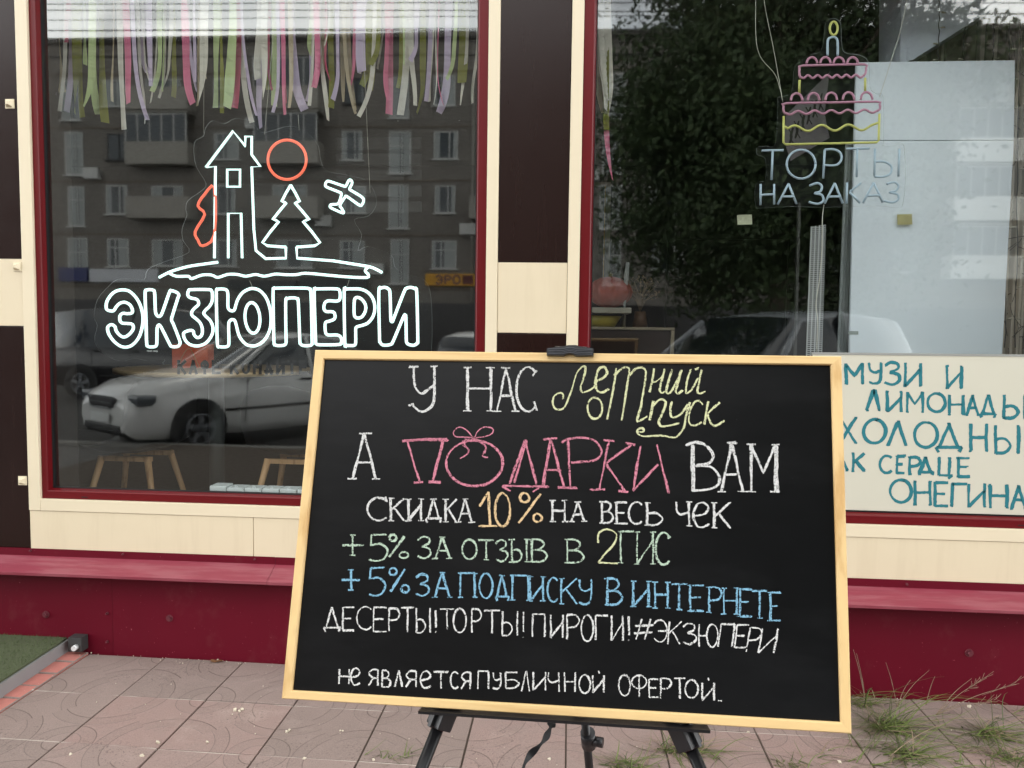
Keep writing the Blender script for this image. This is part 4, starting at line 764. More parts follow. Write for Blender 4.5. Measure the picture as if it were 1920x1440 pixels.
# tilted hand lettered card behind the cake
yc_=3.9; q=[P(*k_,yc_) for k_ in ((1556,135),(1546,212),(1556,258),(1482,302),(1470,262),(1474,215))]
hc=thing('hanging_card','grey card with dark scrawled lettering hung aslant behind the cake sign','card',(q[3].x,yc_,q[3].z))
bm=new(); poly(bm,q,.002,Vector((0,1,0))); obj('card',bm,mat('grey_card',lin((120,112,116)),.7,.1),hc)
bm=new(); uvl=bm.loops.layers.uv.new()
for k_ in range(6):
    x0_=1478+k_*11; y0_=262-k_*13; st=[('c',[(x0_+(i%2)*6+i*1.0,y0_-22+(i%3)*16) for i in range(6)])]; draw(bm,uvl,st,(0,0),1,lambda x,y,d:P(x,y,yc_-.001-d),2.2,Vector((0,1,0)),False)
obj('scrawl',bm,mat('dark_ink',lin((40,28,32)),.7),hc)
# cream poster in front of the glass
m_cream_p=mat('cream_poster_board',lin((205,203,186)),.5,.03,2,speck=(lin((170,155,125)),12,.79))
m_ink=chalk_mat('teal_marker',lin((52,122,132)),.26)
yp=YG-.010
ps=thing('poster','cream poster with teal handwritten words about cold lemonade, on the right window','poster',(P(1760,960,yp).x,yp,z1))
q=[P(1524,664,yp),P(2030,669.5,yp),P(2030,962,yp),P(1524,951,yp)]; q[1].x=q[2].x=min(q[1].x,WRX1-.03); q[2].z=q[3].z=z1+.004
bm=new(); poly(bm,q,.004,Vector((0,1,0))); obj('sheet',bm,m_cream_p,ps)
bm=new(); poly(bm,[q[0]+Vector((-.003,-.002,.008)),q[1]+Vector((.003,-.002,.008)),q[1]+Vector((.003,-.002,-.001)),q[0]+Vector((-.003,-.002,-.001))],.008,Vector((0,1,0))); obj('top_edge_profile',bm,mat('grey_edge_profile',lin((150,152,148)),.35),ps)
E0=(1480,600)
PT=[('С',250,350,290,430),('М',380,495,295,430),('У',540,620,290,430),('З',645,745,285,435),('И',782,885,295,445),('И',1065,1160,312,460)],[('Л',525,605,475,610),('И',662,755,485,615),('М',797,900,490,620),('О',935,1053,495,620),('Н',1082,1175,510,637),('А',1200,1275,510,640),('Д',1290,1395,510,650),('Ы',1450,1590,510,662)],[('Х',340,450,660,830),('О',505,650,670,830),('Л',668,782,685,845),('О',842,997,690,860),('Д',990,1165,700,880),('Н',1222,1330,705,885),('Ы',1392,1545,715,898),('Е',1600,1680,720,900)],[('К',150,240,890,1010),('А',285,390,895,1015),('К',430,505,900,1020),('С',610,695,915,1032),('Е',727,780,920,1032),('Р',815,885,925,1040),('Д',870,970,930,1040),('Ц',1010,1100,930,1070),('Е',1140,1220,932,1057)],[('О',682,825,1078,1230),('Н',850,950,1090,1247),('Е',985,1072,1098,1255),('Г',1097,1200,1105,1257),('И',1212,1318,1110,1260),('Н',1355,1470,1115,1267),('А',1500,1592,1120,1272)]
for row in PT:
    for wd_ in words([(E0,it) for it in row],10,3.6,12):
        bm=new(); uvl=bm.loops.layers.uv.new()
        for org,st in wd_: draw(bm,uvl,st,org,3.6,lambda x,y,d:P(x,y,yp-d),20,Vector((0,1,0)),True)
        obj('marker_lettering',bm,m_ink,ps)
# dark cabinet, shelf, pumpkin and picture frame in the corner behind the right window
m_walnut=mat('dark_walnut',lin((40,26,20)),.35,.2,12,stretch=(8,8,.6)); m_edge=mat('pale_edge',lin((128,118,98)),.5)
YK=4.1
k0,k1=P(1090,612,YK),P(1262,700,YK)
cbn=thing('cabinet','dark wooden cabinet with pale edges low behind the left of the right window','cabinet',(k0.x,YK,FL))
bm=new(); box(bm,(k0.x-.2,YK,FL),(k1.x-.02,YK+.45,k0.z-.015)); obj('body',bm,m_walnut,cbn)
bm=new(); box(bm,(k0.x-.2,YK-.012,k0.z-.014),(k1.x,YK+.45,k0.z)); box(bm,(k1.x-.018,YK-.012,FL),(k1.x,YK+.45,k0.z-.016)); obj('edge',bm,m_edge,cbn)
zt=k0.z
pk=thing('pumpkin','reddish orange ribbed pumpkin on the stand behind the right window','pumpkin',(P(1150,560,YK+.2).x,YK+.2,zt+.12))
bm=new(); c0=P(1143,548,YK+.2); rr=.105; rows=[]
for j in range(13):
    th=math.pi*j/12; rows.append([bm.verts.new((c0.x+rr*math.sin(th)*(1+.05*math.cos(9*ph))*math.cos(ph)*1.15,c0.y+rr*math.sin(th)*(1+.05*math.cos(9*ph))*math.sin(ph),c0.z+rr*.82*math.cos(th))) for ph in [2*math.pi*i/54 for i in range(54)]])
for A,B in zip(rows,rows[1:]):
    for i in range(54):
        f=bm.faces.new((A[i],B[i],B[(i+1)%54],A[(i+1)%54])); f.smooth=True
obj('flesh',bm,mat('pumpkin_skin',lin((140,52,42)),.5,.2,14),pk)
bm=new(); tube(bm,[c0+Vector((0,0,rr*.75)),c0+Vector((.01,0,rr*1.0))],[.014,.009],8); obj('stalk',bm,mat('stalk',lin((90,80,50)),.8),pk)
st=thing('cake_stand','pale tiered stand with a yellow bowl beneath the pumpkin','stand',(c0.x,YK+.2,zt))
zc=c0.z-rr*.82
bm=new(); a,b=P(1092,568,YK+.1),P(1183,579,YK+.1); box(bm,(a.x,YK+.06,zc-.032),(b.x,YK+.34,zc-.002),0,.003); obj('shelf',bm,mat('pale_shelf',lin((150,145,130)),.5),st)
bm=new()
for xx in (a.x+.03,b.x-.03): cyl(bm,(xx,YK+.2,zt),(xx,YK+.2,zc-.032),.012,seg=12)
obj('leg',bm,m_edge,st); bm=new(); cyl(bm,(c0.x-.03,YK+.2,zt),(c0.x-.03,YK+.2,zt+.06),.06,.1,seg=28); obj('bowl',bm,mat('yellow_bowl',lin((170,150,50)),.4),st)
vz=thing('dried_flowers','dried flowers with a pale pampas stem in a vase beside the pumpkin','flowers',(P(1170,570,YK+.3).x,YK+.3,zt))
bm=new(); b0=P(1200,600,YK+.3); cyl(bm,(b0.x,YK+.3,zt),(b0.x,YK+.3,zt+.09),.045,.03,seg=20); obj('vase',bm,mat('brown_vase',lin((100,72,48)),.5),vz)
bm=new()
for i in range(26):
    a=rnd.uniform(0,6.28); h=rnd.uniform(.07,.19); r=rnd.uniform(.03,.13); e=Vector((b0.x+r*math.cos(a),YK+.3+r*.6*math.sin(a),zt+.09+h)); tube(bm,[(b0.x,YK+.3,zt+.09),(b0.x+r*.3*math.cos(a),YK+.3,zt+.09+h*.6),e],.002,4)
    for k_ in range(7):
        q=e+Vector((rnd.gauss(0,.012),rnd.gauss(0,.012),rnd.gauss(0,.014))); u=Vector((rnd.gauss(0,1),rnd.gauss(0,1),rnd.gauss(0,1))).normalized()*.011; v_=u.cross(Vector((.3,.5,.8))).normalized()*.007; bm.faces.new([bm.verts.new(q+u),bm.verts.new(q+v_),bm.verts.new(q-u),bm.verts.new(q-v_)])
obj('stem',bm,mat('dried_stems',lin((118,100,76)),.8,.3,40),vz)
a,b=P(1172,545,YK+.15),P(1177,492,YK+.15); bm=new(); tube(bm,[a+Vector((0,0,-.13)),a,a.lerp(b,.6),b],[.004,.011,.013,.009],10); obj('pampas_plume',bm,mat('pampas',lin((150,152,150)),.9,.2,60),vz)
fa=[P(1100,342,6.0),P(1146,338,6.0)]; x0_,x1_=fa[0].x,fa[1].x; zt_=P(1130,342,6).z; zb_=P(1130,560,6).z
pf=thing('picture_frame','tall brass edged picture frame on the far wall at the left of the right window','picture frame',(x0_,6,zb_))
bm=new(); box(bm,(x1_-.035,5.98,zb_),(x1_,6.02,zt_)); box(bm,(x0_-.1,5.98,zt_-.03),(x1_-.036,6.02,zt_)); box(bm,(x0_-.1,5.98,zb_),(x1_-.036,6.02,zb_+.03)); obj('frame',bm,m_edge,pf); bm=new(); box(bm,(x0_-.1,6.0,zb_+.031),(x1_-.036,6.015,zt_-.031)); obj('picture',bm,mat('dark_picture',lin((30,28,22)),.5,.3,5),pf)
bm=new(); box(bm,(x1_-.048,5.975,zb_+.03),(x1_-.040,5.998,zt_-.03)); obj('bead_trim',bm,mat('brass',lin((170,135,70)),.35,.5,120,metal=.6),pf)
# slanted white bulkhead, slatted wall and string lights at the right
bm=new(); y_=3.72; q=[P(*k_,y_) for k_ in ((1692,-120),(1950,-190),(1880,5),(1765,78),(1712,112),(1688,120))]; poly(bm,q,.25,Vector((0,1,0))); tag(obj('bulkhead',bm,mat('grey_blue_paint',lin((205,212,222)),.6,.04)),'slanted pale blue grey bulkhead above the display board','bulkhead')
sw=thing('slatted_screen','screen of upright pale slats behind the board at the far right','screen',(P(1860,60,4.5).x,4.5,FL))
m_slat=[mat('pale_slat',lin((225,215,195)),.6,.15,9,stretch=(1,1,.2)),mat('darker_slat',lin((140,130,112)),.6,.2,9,stretch=(1,1,.2))]  # narrow slats get the pale tone, wide ones the darker
xx=1690
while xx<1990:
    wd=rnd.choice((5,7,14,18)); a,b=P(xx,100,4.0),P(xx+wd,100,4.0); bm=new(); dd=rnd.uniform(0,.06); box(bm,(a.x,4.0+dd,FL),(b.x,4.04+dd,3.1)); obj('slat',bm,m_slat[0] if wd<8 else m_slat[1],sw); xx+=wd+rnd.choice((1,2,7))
sl=thing('string_lights','string of tiny unlit lamps on dark wire hanging beside the display board','string lights',(P(1895,300,3.75).x,3.75,2.6))
m_lw=mat('dark_light_wire',lin((58,52,44)),.5); m_bulb=mat('clear_lamp',lin((190,185,165)),.25)
for si,(xa,xb) in enumerate(((1762,1758),(1812,1806),(1866,1862),(1893,1884),(1914,1904))):
    bm=new(); pts=[P(xa+(xb-xa)*i/24+rnd.uniform(-2,2),-20+i*(28 if si>2 else 6),3.72+(.05*si if si<3 else 0)) for i in range(25)]; tube(bm,pts,.0022,6); obj('wire',bm,m_lw,sl)
    bm=new()
    for i in range(2,24,2 if si>2 else 5):
        d=Vector((rnd.choice((-1,1))*.02,-.004,rnd.uniform(-.006,.006))); tube(bm,[pts[i],pts[i]+d*.5],.0016,5); tube(bm,[pts[i]+d*.5,pts[i]+d*1.3],[.0045,.003],6)
    o=obj('lamp',bm,m_bulb,sl); o['kind']='stuff'
m_vine=mat('dried_twigs',lin((88,80,66)),.8,.3,30)
bm=new()
for i in range(120):
    x_=rnd.uniform(1884,1975); p=P(x_,rnd.uniform(120,690),3.95+rnd.uniform(0,.2)); u=Vector((rnd.gauss(0,1),rnd.gauss(0,.4),rnd.gauss(0,1.2))).normalized(); L_=rnd.uniform(.06,.16); tube(bm,catmull([p,p+u*L_*.5+Vector((rnd.gauss(0,.01),0,rnd.gauss(0,.01))),p+u*L_],3),.0016,4)
o=obj('dried_twigs',bm,m_vine); o['kind']='stuff'; tag(o,'tangle of dry grey twigs at the far right behind the glass','twigs')
# small ceiling spotlights
m_spot=emis('lit_spot',(1,.95,.85,1),3.0)
for i,(px,py) in enumerate(((747,22),(863,20))):
    p=P(px,py,6.3); bm=new(); cyl(bm,(p.x,6.3,p.z+.03),(p.x,6.3,p.z),.035,.042,seg=20); t_=thing('ceiling_spot',('left' if i==0 else 'right')+' one of two small lit ceiling spots behind the ribbons','ceiling light',(p.x,6.3,p.z),'lit ceiling spots'); obj('housing',bm,m_white,t_); bm=new(); cyl(bm,(p.x,6.3,p.z-.002),(p.x,6.3,p.z-.012),.035,seg=20); obj('lamp',bm,m_spot,t_)
    bm=new(); cyl(bm,(p.x,6.3,p.z+.03),(p.x,6.3,3.2),.008,seg=8); obj('stem',bm,m_white,t_)
# ================================================================== PORCH
A,B=PG(0,1311),PG(117,1231); dr=(B-A).normalized(); Fp=A-dr*.8; Bp=B+dr*((3.25-.002-B.y)/dr.y); ph_=.078
m_turf=mat('artificial_turf',lin((80,88,62)),.95,.3,120,bump=.9,bscale=400); m_step=mat('grey_painted_step',lin((140,140,140)),.6,.12,10,speck=(lin((40,40,40)),20,.74))
po=thing('porch_step','low grey entrance step topped with worn green artificial turf','step',(-2.6,2.9,0))
bm=new(); poly(bm,[Vector((p.x,p.y,-.1)) for p in (Fp,Bp)]+[Vector((-4.5,3.248,-.1)),Vector((-4.5,Fp.y,-.1))],ph_+.1,Vector((0,0,1))); obj('step',bm,m_step,po)
nrm2=Vector((-dr.y,dr.x,0)); ins=nrm2*.008
tq=[Vector((p.x,p.y,ph_+.002))+ins for p in (Fp,Bp)]+[Vector((-4.5,3.244,ph_+.002)),Vector((-4.5,Fp.y,ph_+.002))]
bm=new(); poly(bm,tq,.008,Vector((0,0,1))); obj('turf_mat',bm,m_turf,po)
bm=new()
for i in range(9000):
    t=rnd.random(); base=Fp.lerp(Bp,t)+ins; x_=base.x-rnd.random()**1.2*.55; 
    if x_>base.x-.004: continue
    p=Vector((x_,base.y-rnd.random()*.0,ph_+.009)); u=Vector((rnd.uniform(-1,1),rnd.uniform(-1,1),0)).normalized()*.0014; tp=Vector((rnd.gauss(0,.004),rnd.gauss(0,.004),rnd.uniform(.006,.012))); bm.faces.new([bm.verts.new(p-u),bm.verts.new(p+u),bm.verts.new(p+tp)])
obj('turf_blades',bm,mat('turf_blade',lin((88,100,66)),.9,.35,60),po)['kind']='stuff'
bk0,bk1=P(127,1195.5,3.2),P(153,1223,3.2)
br=thing('bracket_lamp','small round white cap on a dark grey bracket beside the turf step','lamp',(bk0.x,3.2,0))
bm=new(); box(bm,(bk0.x,3.2,bk1.z),(bk1.x,3.249,bk0.z),0,.003); obj('bracket',bm,mat('dark_grey_bracket',lin((58,58,58)),.5),br)
bm=new(); pc_=P(141.5,1214,3.195); cyl(bm,(pc_.x,3.2,pc_.z),(pc_.x,3.18,pc_.z),.0125,.0115,seg=24); obj('cap',bm,m_white,br)
# ================================================================== WEEDS AND LITTER
m_grass=[mat('green_grass',lin((96,110,52)),.6,.35,25),mat('dry_grass',lin((140,120,100)),.7,.25,25),mat('dark_grass',lin((70,80,42)),.6,.3,25)]
def tuft(px,py,n,Lm,label,spread=1.0,up=.35):
    Lm*=1.75
    g=PG(px,py); bm=new()
    for i in range(n):
        a=rnd.uniform(0,6.28); L_=Lm*rnd.choice((.5,.8,1,1.3,1.7))*rnd.uniform(.6,1.1); el=abs(rnd.gauss(0,.6))*up*1.5; d=Vector((math.cos(a)*spread,math.sin(a)*.8,0)); p0=g+Vector((rnd.gauss(0,.04)*spread,rnd.gauss(0,.022),0))
        pts=[]
        for k_ in range(6):
            t=k_/5; pts.append(p0+d*L_*t+Vector((0,0,L_*el*(t-.62*t*t)*1.2))+Vector((0,0,.002)))
        s=Vector((-d.y,d.x,.25)).normalized(); wd=rnd.uniform(.001,.0024); bend=rnd.gauss(0,.35)*L_; pts=[p+Vector((-d.y,d.x,0))*bend*(i_/5)**2 for i_,p in enumerate(pts)]; prev=None; mi=rnd.choice((0,0,0,2,2,1))
        for k_,p in enumerate(pts):
            w_=wd*(1-.85*(k_/5)**1.5); q=(bm.verts.new(p-s*w_),bm.verts.new(p+s*w_))
            if prev: f=bm.faces.new((prev[0],prev[1],q[1],q[0])); f.material_index=mi
            prev=q
    o=obj('grass_tuft',bm,m_grass); tag(o,label,'grass tuft','grass tufts growing between the paving tiles'); return o
tuft(1665,1366,190,.14,'largest green grass tuft, right beside the lower right corner of the chalkboard')
tuft(1702,1418,120,.11,'green grass tuft just below the largest one at the right')
tuft(1850,1378,130,.13,'bushy green grass tuft near the right edge of the photo')
tuft(1890,1425,90,.12,'grass tuft in the lower right corner of the photo')
tuft(1280,1408,110,.09,'grass tuft growing behind the right tripod leg')
tuft(1172,1436,80,.07,'low grass tuft between the middle and right tripod legs')
tuft(1490,1437,45,.05,'tiny grass tuft in the tile joint below the right end of the chalkboard')
tuft(735,1422,22,.035,'tiny dry weed in the tile joint left of the left tripod leg')
tuft(1610,1322,60,.10,'grass tuft half hidden by the right frame of the chalkboard',1,.5)
for i_,(px,py) in enumerate(((1630,1402),(1745,1362),(1790,1402),(1560,1418),(1340,1420),(1900,1340),(1620,1432),(1800,1436))):
    tuft(px,py,12,.075,'one of a few scattered wisps of thin grass between the larger tufts')
def stalk(px,py,tips,label):
    g=PG(px,py); bm=new()
    for (tx,ty,yo,plume) in tips:
        e=P(tx,ty,g.y+yo); m_=g.lerp(e,.5)+Vector((0,0,.015)); c_=catmull([g,m_,e],6); tube(bm,c_,[.0015*(1-.6*i/(len(c_)-1)) for i in range(len(c_))],5)
        if plume:
            for k_ in range(16):
                q=g.lerp(e,rnd.uniform(.55,1))+Vector((0,0,.008)); d=(e-g).normalized()+Vector((rnd.gauss(0,.5),rnd.gauss(0,.3),rnd.gauss(0,.45))); tube(bm,[q,q+d*rnd.uniform(.012,.05)],.0007,4)
    o=obj('grass_stalk',bm,m_grass[1]); tag(o,label,'grass stalk','dry grass stalks by the plinth')
stalk(1622,1312,[(1600,1218,0,False),(1606,1225,.01,False),(1614,1262,0,False)],'bent dry grass stalk right behind the chalkboard frame')
stalk(1682,1325,[(1661,1242,0,False),(1742,1257,0,False),(1707,1275,.0,False)],'forked dry grass stalk against the plinth, second from the chalkboard')
stalk(1736,1322,[(1753,1268,0,False),(1748,1310,0,False)],'single upright blade against the plinth between the forked and the feathery stalks')
stalk(1755,1340,[(1906,1283,.05,True),(1850,1271,.03,True),(1872,1315,.02,True),(1822,1272,.02,False)],'feathery spreading dry grass stalk near the right edge')
m_bit=mat('pale_litter',lin((205,195,175)),.8,.2,30)
bits=[(160,1226),(148,1229),(170,1224),(30,1186),(440,1333),(447,1336),(452,1330),(433,1339),(640,1370),(540,1372),(1819,1326),(570,1423),(700,1426),(390,1391),(297,1393),(134,1416),(1030,1425),(1405,1373),(407,1238),(122,1191),(800,1404),(268,1419),(1575,1432),(1500,1330)]
bm=new()
for px,py in bits:
    for k_ in range(rnd.choice((1,1,2))):
        g=PG(px+rnd.uniform(-3,3),py+rnd.uniform(-1.5,1.5)); s=rnd.uniform(.003,.0075); r=bmesh.ops.create_icosphere(bm,subdivisions=1,radius=s,matrix=Matrix.Translation(g+Vector((0,0,s*.5))))
        for v in r['verts']: v.co+=Vector((rnd.gauss(0,s*.25),rnd.gauss(0,s*.25),rnd.gauss(0,s*.12)))
for i in range(260):
    g=Vector((rnd.uniform(-2.1,2.4),3.25-abs(rnd.gauss(0,.02))-.004,0)) if i<130 else Vector((rnd.uniform(-1.9,2.2),rnd.uniform(2.0,3.2),0)); g.z=gz(g.x); s=rnd.uniform(.0008,.0026); bmesh.ops.create_icosphere(bm,subdivisions=1,radius=s,matrix=Matrix.Translation(g+Vector((0,0,s*.4))))
o=obj('litter',bm,m_bit); o['kind']='stuff'; tag(o,'scattered pale crumbs and grit on the paving','litter')
lf=PG(405,1241); bm=new(); q=[lf+Vector((.03*math.cos(a)*(1+.3*math.cos(3*a)),.012*math.sin(a)-.004,.004+.006*math.sin(2*a)**2)) for a in [i*.52 for i in range(12)]]; bm.faces.new([bm.verts.new(p) for p in q]); bmesh.ops.solidify(bm,geom=bm.faces[:],thickness=.0006); tag(obj('dry_leaf',bm,mat('brown_leaf',lin((120,84,54)),.7)),'single curled brown leaf at the foot of the maroon plinth','leaf')
# ================================================================== THE STREET BEHIND (seen in the glass)
m_tyre=mat('tyre_rubber',lin((22,22,22)),.8); m_rim=mat('steel_rim',lin((120,122,126)),.35,.1,10,metal=.6); m_cgl=mat('car_glass',lin((30,36,42)),.06,.02,spec=1.0,coat=1.0); m_lamp=mat('headlamp_glass',lin((90,95,100)),.12,.2,12); m_red=mat('red_tail_lamp',lin((150,20,24)),.2); m_dark=mat('dark_trim',lin((20,20,21)),.5)
KINDS={'sedan':dict(L=2.19,st=[(2.17,.30,.56,.62,.62,.54),(2.08,.22,.68,.76,.77,.63),(1.8,.2,.78,.89,.825,.67),(1.2,.2,.88,.99,.85,.71),(.92,.2,.93,1.04,.855,.71),(.22,.2,.97,1.45,.855,.60),(-.4,.2,.98,1.53,.855,.61),(-1.1,.2,.99,1.47,.85,.59),(-1.62,.2,1.0,1.14,.835,.66),(-2.0,.22,.97,1.1,.80,.66),(-2.17,.34,.75,.82,.68,.54)],g=(4,8)),
'suv':dict(L=2.1,st=[(2.12,.4,.62,.68,.64,.55),(2.02,.28,.78,.86,.80,.66),(1.75,.26,.88,.99,.86,.7),(1.1,.26,.96,1.06,.88,.72),(.85,.26,1.0,1.1,.88,.72),(.2,.26,1.03,1.6,.88,.6),(-.5,.26,1.04,1.68,.88,.62),(-1.4,.26,1.06,1.64,.87,.6),(-2.0,.28,1.06,1.5,.85,.6),(-2.08,.3,1.0,1.1,.83,.66),(-2.15,.4,.75,.82,.72,.6)],g=(4,9)),
'van':dict(L=2.5,st=[(2.5,.4,.7,.8,.72,.6),(2.4,.3,.95,1.05,.9,.72),(2.1,.28,1.05,1.2,.95,.76),(1.9,.28,1.1,1.28,.96,.76),(1.4,.28,1.15,1.95,.96,.74),(.4,.28,1.16,2.05,.96,.76),(-1.4,.28,1.16,2.05,.96,.76),(-2.4,.28,1.16,2.0,.95,.76),(-2.5,.32,1.1,1.75,.9,.72)],g=(3,8))}
def car(name,kind,paint,label,ctr,head,cat='car',rail_=False,zoff=-.14,scl=1):
    K_=KINDS[kind]; st=K_['st']; g0,g1=K_['g']
    t=thing(name,label,cat,(ctr[0],ctr[1],zoff)); Mx=Matrix.Translation((ctr[0],ctr[1],zoff))@Matrix.Rotation(head,4,'Z')@Matrix.Scale(scl,4)
    def ring(s):
        x,zb,zs_,zt,ws,wt=s; h=[(0,zb),(ws*.9,zb),(ws*.985,zb+.12),(ws*1.0,(zb+zs_)/2),(ws*.985,zs_-.03),(ws*.96,zs_),(wt+.02,zt-.055),(wt-.08,zt-.012),(wt*.45,zt),(0,zt+.004)]
        return h
    bm=new(); rs=[]
    for s in st: rs.append([[bm.verts.new(Mx@Vector((s[0],sg*y,z))) for y,z in ring(s)] for sg in (1,-1)])
    glass=[]
    for i in range(len(st)-1):
        for sd_ in (0,1):
            for k_ in range(9):
                A=rs[i][sd_]; B=rs[i+1][sd_]; q=(A[k_],A[k_+1],B[k_+1],B[k_])
                try: f=bm.faces.new(q if sd_==0 else q[::-1])
                except ValueError: continue
                f.smooth=True
                if k_==5 and g0<=i<g1-0 and i<g1: f.material_index=1
                if k_>=6 and i==g0: f.material_index=1
                if k_>=6 and i==g1-1 and kind!='van': f.material_index=1
                if k_==0: f.material_index=2
    for r_,s in ((rs[0],1),(rs[-1],-1)):
        for sd_ in (0,1): 
            f=bm.faces.new(r_[sd_] if (s*(1-2*sd_))<0 else r_[sd_][::-1])
    bmesh.ops.remove_doubles(bm,verts=bm.verts[:],dist=.0005); bmesh.ops.recalc_face_normals(bm,faces=bm.faces[:]); obj('body',bm,[paint,m_cgl,m_dark],t)
    def part(nm,fn,m_,p=t): b=new(); fn(b); b.transform(Mx); return obj(nm,b,m_,p)
    # pillars
    s_a,s_b=st[g0],st[g0+1]
    for sg in (1,-1):
        part('pillar',lambda b:tube(b,[(s_a[0],sg*(s_a[4]*.96),s_a[2]),(s_b[0],sg*(s_b[5]+.02),s_b[3]-.05)],.035,8),paint)
        part('pillar',lambda b:tube(b,[(-.35,sg*.845,.92 if kind=='sedan' else 1.04 if kind=='suv' else 1.16),(-.38,sg*(st[g0+2][5]+.03),st[g0+2][3]-.05)],.03,8),m_dark if kind!='sedan' else paint)
    xw=K_['L']-.85; r=.30 if kind=='sedan' else .35
    for sx in (xw,-xw+.05):
        for sg in (1,-1):
            w2=.84 if kind=='sedan' else .87 if kind=='suv' else .95
            part('wheel_arch',lambda b:cyl(b,(sx,sg*(w2-.25),r+.02),(sx,sg*(w2+.012),r+.02),r+.07,seg=28),m_dark)
            wo=part('wheel',lambda b:[cyl(b,(sx,sg*(w2-.2),r),(sx,sg*(w2+.005),r),r*.96,seg=28),cyl(b,(sx,sg*(w2+.0),r),(sx,sg*(w2+.022),r),r,r*.93,seg=28)],m_tyre)
            def rim(b):
                for k_ in range(5):
                    a=2*math.pi*k_/5; box(b,(sx-.035,sg*(w2+.03),r),(sx+.035,sg*(w2+.022),r+r*.62),0,0,Matrix.Translation((sx,0,r))@Matrix.Rotation(a,4,'Y')@Matrix.Translation((-sx,0,-r)))
                tube(b,[(sx+r*.63*math.cos(q),sg*(w2+.026),r+r*.63*math.sin(q)) for q in [2*math.pi*i/24 for i in range(24)]],.014,6,True)
            part('rim',rim,m_rim,wo)
    f=K_['L']; zl=st[1][2]
    for sg in (1,-1):
        part('headlight',lambda b:box(b,(f-.36,sg*.52,zl-.06),(f-.09,sg*.80,zl+.075),0,.04),m_lamp)
        part('tail_light',lambda b:box(b,(-f-.01,sg*.60,st[-2][2]-.22),(-f+.22,sg*.835,st[-2][2]+.02),0,.03),m_red)
        part('mirror',lambda b:box(b,(.55+(.5 if kind=='van' else 0),sg*(st[4][4]+.02),st[4][2]+.02),(.68+(.5 if kind=='van' else 0),sg*(st[4][4]+.2),st[4][2]+.16),0,.03),paint if kind!='sedan' else m_dark)
        for hx in (-.15,-1.1): part('door_handle',lambda b:box(b,(hx,sg*(.855 if kind=='sedan' else .885 if kind=='suv' else .96),st[4][2]-.07),(hx-.17,sg*(.875 if kind=='sedan' else .905 if kind=='suv' else .98),st[4][2]-.04),0,.008),m_dark)
    for sg in (1,-1):
        wq=st[4][4]*1.0+.001
        for hx in (.72,-.32,-1.28): part('door_seam',lambda b:tube(b,[(hx,sg*wq,st[4][1]+.16),(hx-.02,sg*(wq+.002),(st[4][1]+st[4][2])/2),(hx-.05,sg*wq*.985,st[4][2]-.03)],.006,5),m_dark)
        part('side_trim',lambda b:tube(b,[(1.0,sg*(wq+.004),.52),(-1.1,sg*(wq+.004),.54)],.018,6),m_dark)
    part('grille',lambda b:[box(b,(f-.06,-.34,zl-.10),(f-.015,.34,zl+.02),0,.02)],m_dark); part('grille_bar',lambda b:[box(b,(f-.02,-.32,zl-.05),(f+.005,.32,zl-.035)),tube(b,[(f-.005,-.36,zl+.03),(f-.005,.36,zl+.03),(f+.0,.27,zl-.11),(f+.0,-.27,zl-.11)],.014,8,True)],m_rim)
    part('air_intake',lambda b:box(b,(f-.12,-.5,.27),(f+.0,.5,.37),0,.02),m_dark); part('licence_plate',lambda b:box(b,(f+.0,-.26,.40),(f+.015,.26,.51),0,.004),m_white)
    if rail_:
        for sg in (1,-1): part('roof_rail',lambda b:tube(b,[(.1,sg*.58,1.62),(-.2,sg*.6,1.72),(-1.3,sg*.6,1.7),(-1.6,sg*.58,1.62)],.018,6),m_rim)
    return t
def paintm(n,col,met=.0): return mat(n,col,.22,.03,2,metal=met,coat=.6)
silver=paintm('silver_paint',lin((222,222,220))); whitep=paintm('white_car_paint',lin((215,218,222))); blackp=paintm('black_paint',lin((22,22,26))); greyp=paintm('grey_paint',lin((158,163,168)))
def vcar(x,yv): return (x,2*YG-yv)
# heading measured in the mirrored view, then flipped
def vhead(fx,fy): return math.atan2(-fy,fx)
car('parked_sedan','sedan',silver,'silver saloon car parked nose to the pavement, reflected in the left window',vcar(-4.72,11.35),vhead(-.58,-.81),scl=1.04)
car('parked_van','van',blackp,'black van parked beyond the silver saloon',vcar(-9.2,17.2),vhead(1,-.12),'van')
car('parked_suv','suv',greyp,'silver grey off-road car parked close behind the viewer, reflected in the right window',vcar(2.15,8.9),vhead(-.80,-.60),rail_=False,zoff=-.03,scl=1.08)
car('parked_suv','suv',whitep,'white off-road car parked at the far right, reflected on the pale board',vcar(10.3,16.0),vhead(-.9,-.43),rail_=True)
car('parked_hatchback','suv',silver,'silver estate car seen from the rear, reflected at the right of the left window',vcar(-1.7,21.0),vhead(.55,.84))
# apartment block
bl=thing('apartment_block','grey brown five storey apartment block with balconies across the street','building',(-5,-32.4,0))
def brickm():
    t=NT('grey_brick'); v=t.coords('Object'); b=t.new('TexBrick'); mp2=t.new('Mapping'); mp2.inputs['Rotation'].default_value=(R(90),0,0); t.link(v,mp2.inputs[0]); t.link(mp2.outputs[0],b.inputs['Vector']); b.inputs['Scale'].default_value=1.2
    b.inputs['Color1'].default_value=(.175,.16,.142,1); b.inputs['Color2'].default_value=(.205,.188,.166,1); b.inputs['Mortar'].default_value=(.13,.12,.105,1); b.inputs['Mortar Size'].default_value=.012
    n=t.noise(v,.5,4); c=t.mix(t.ramp(n,[(.35,(0,0,0)),(.7,(.4,.4,.4))]),b.outputs[0],(.14,.125,.11,1)); t.link(c,t.b.inputs['Base Color']); t.b.inputs['Roughness'].default_value=.9; return t.m
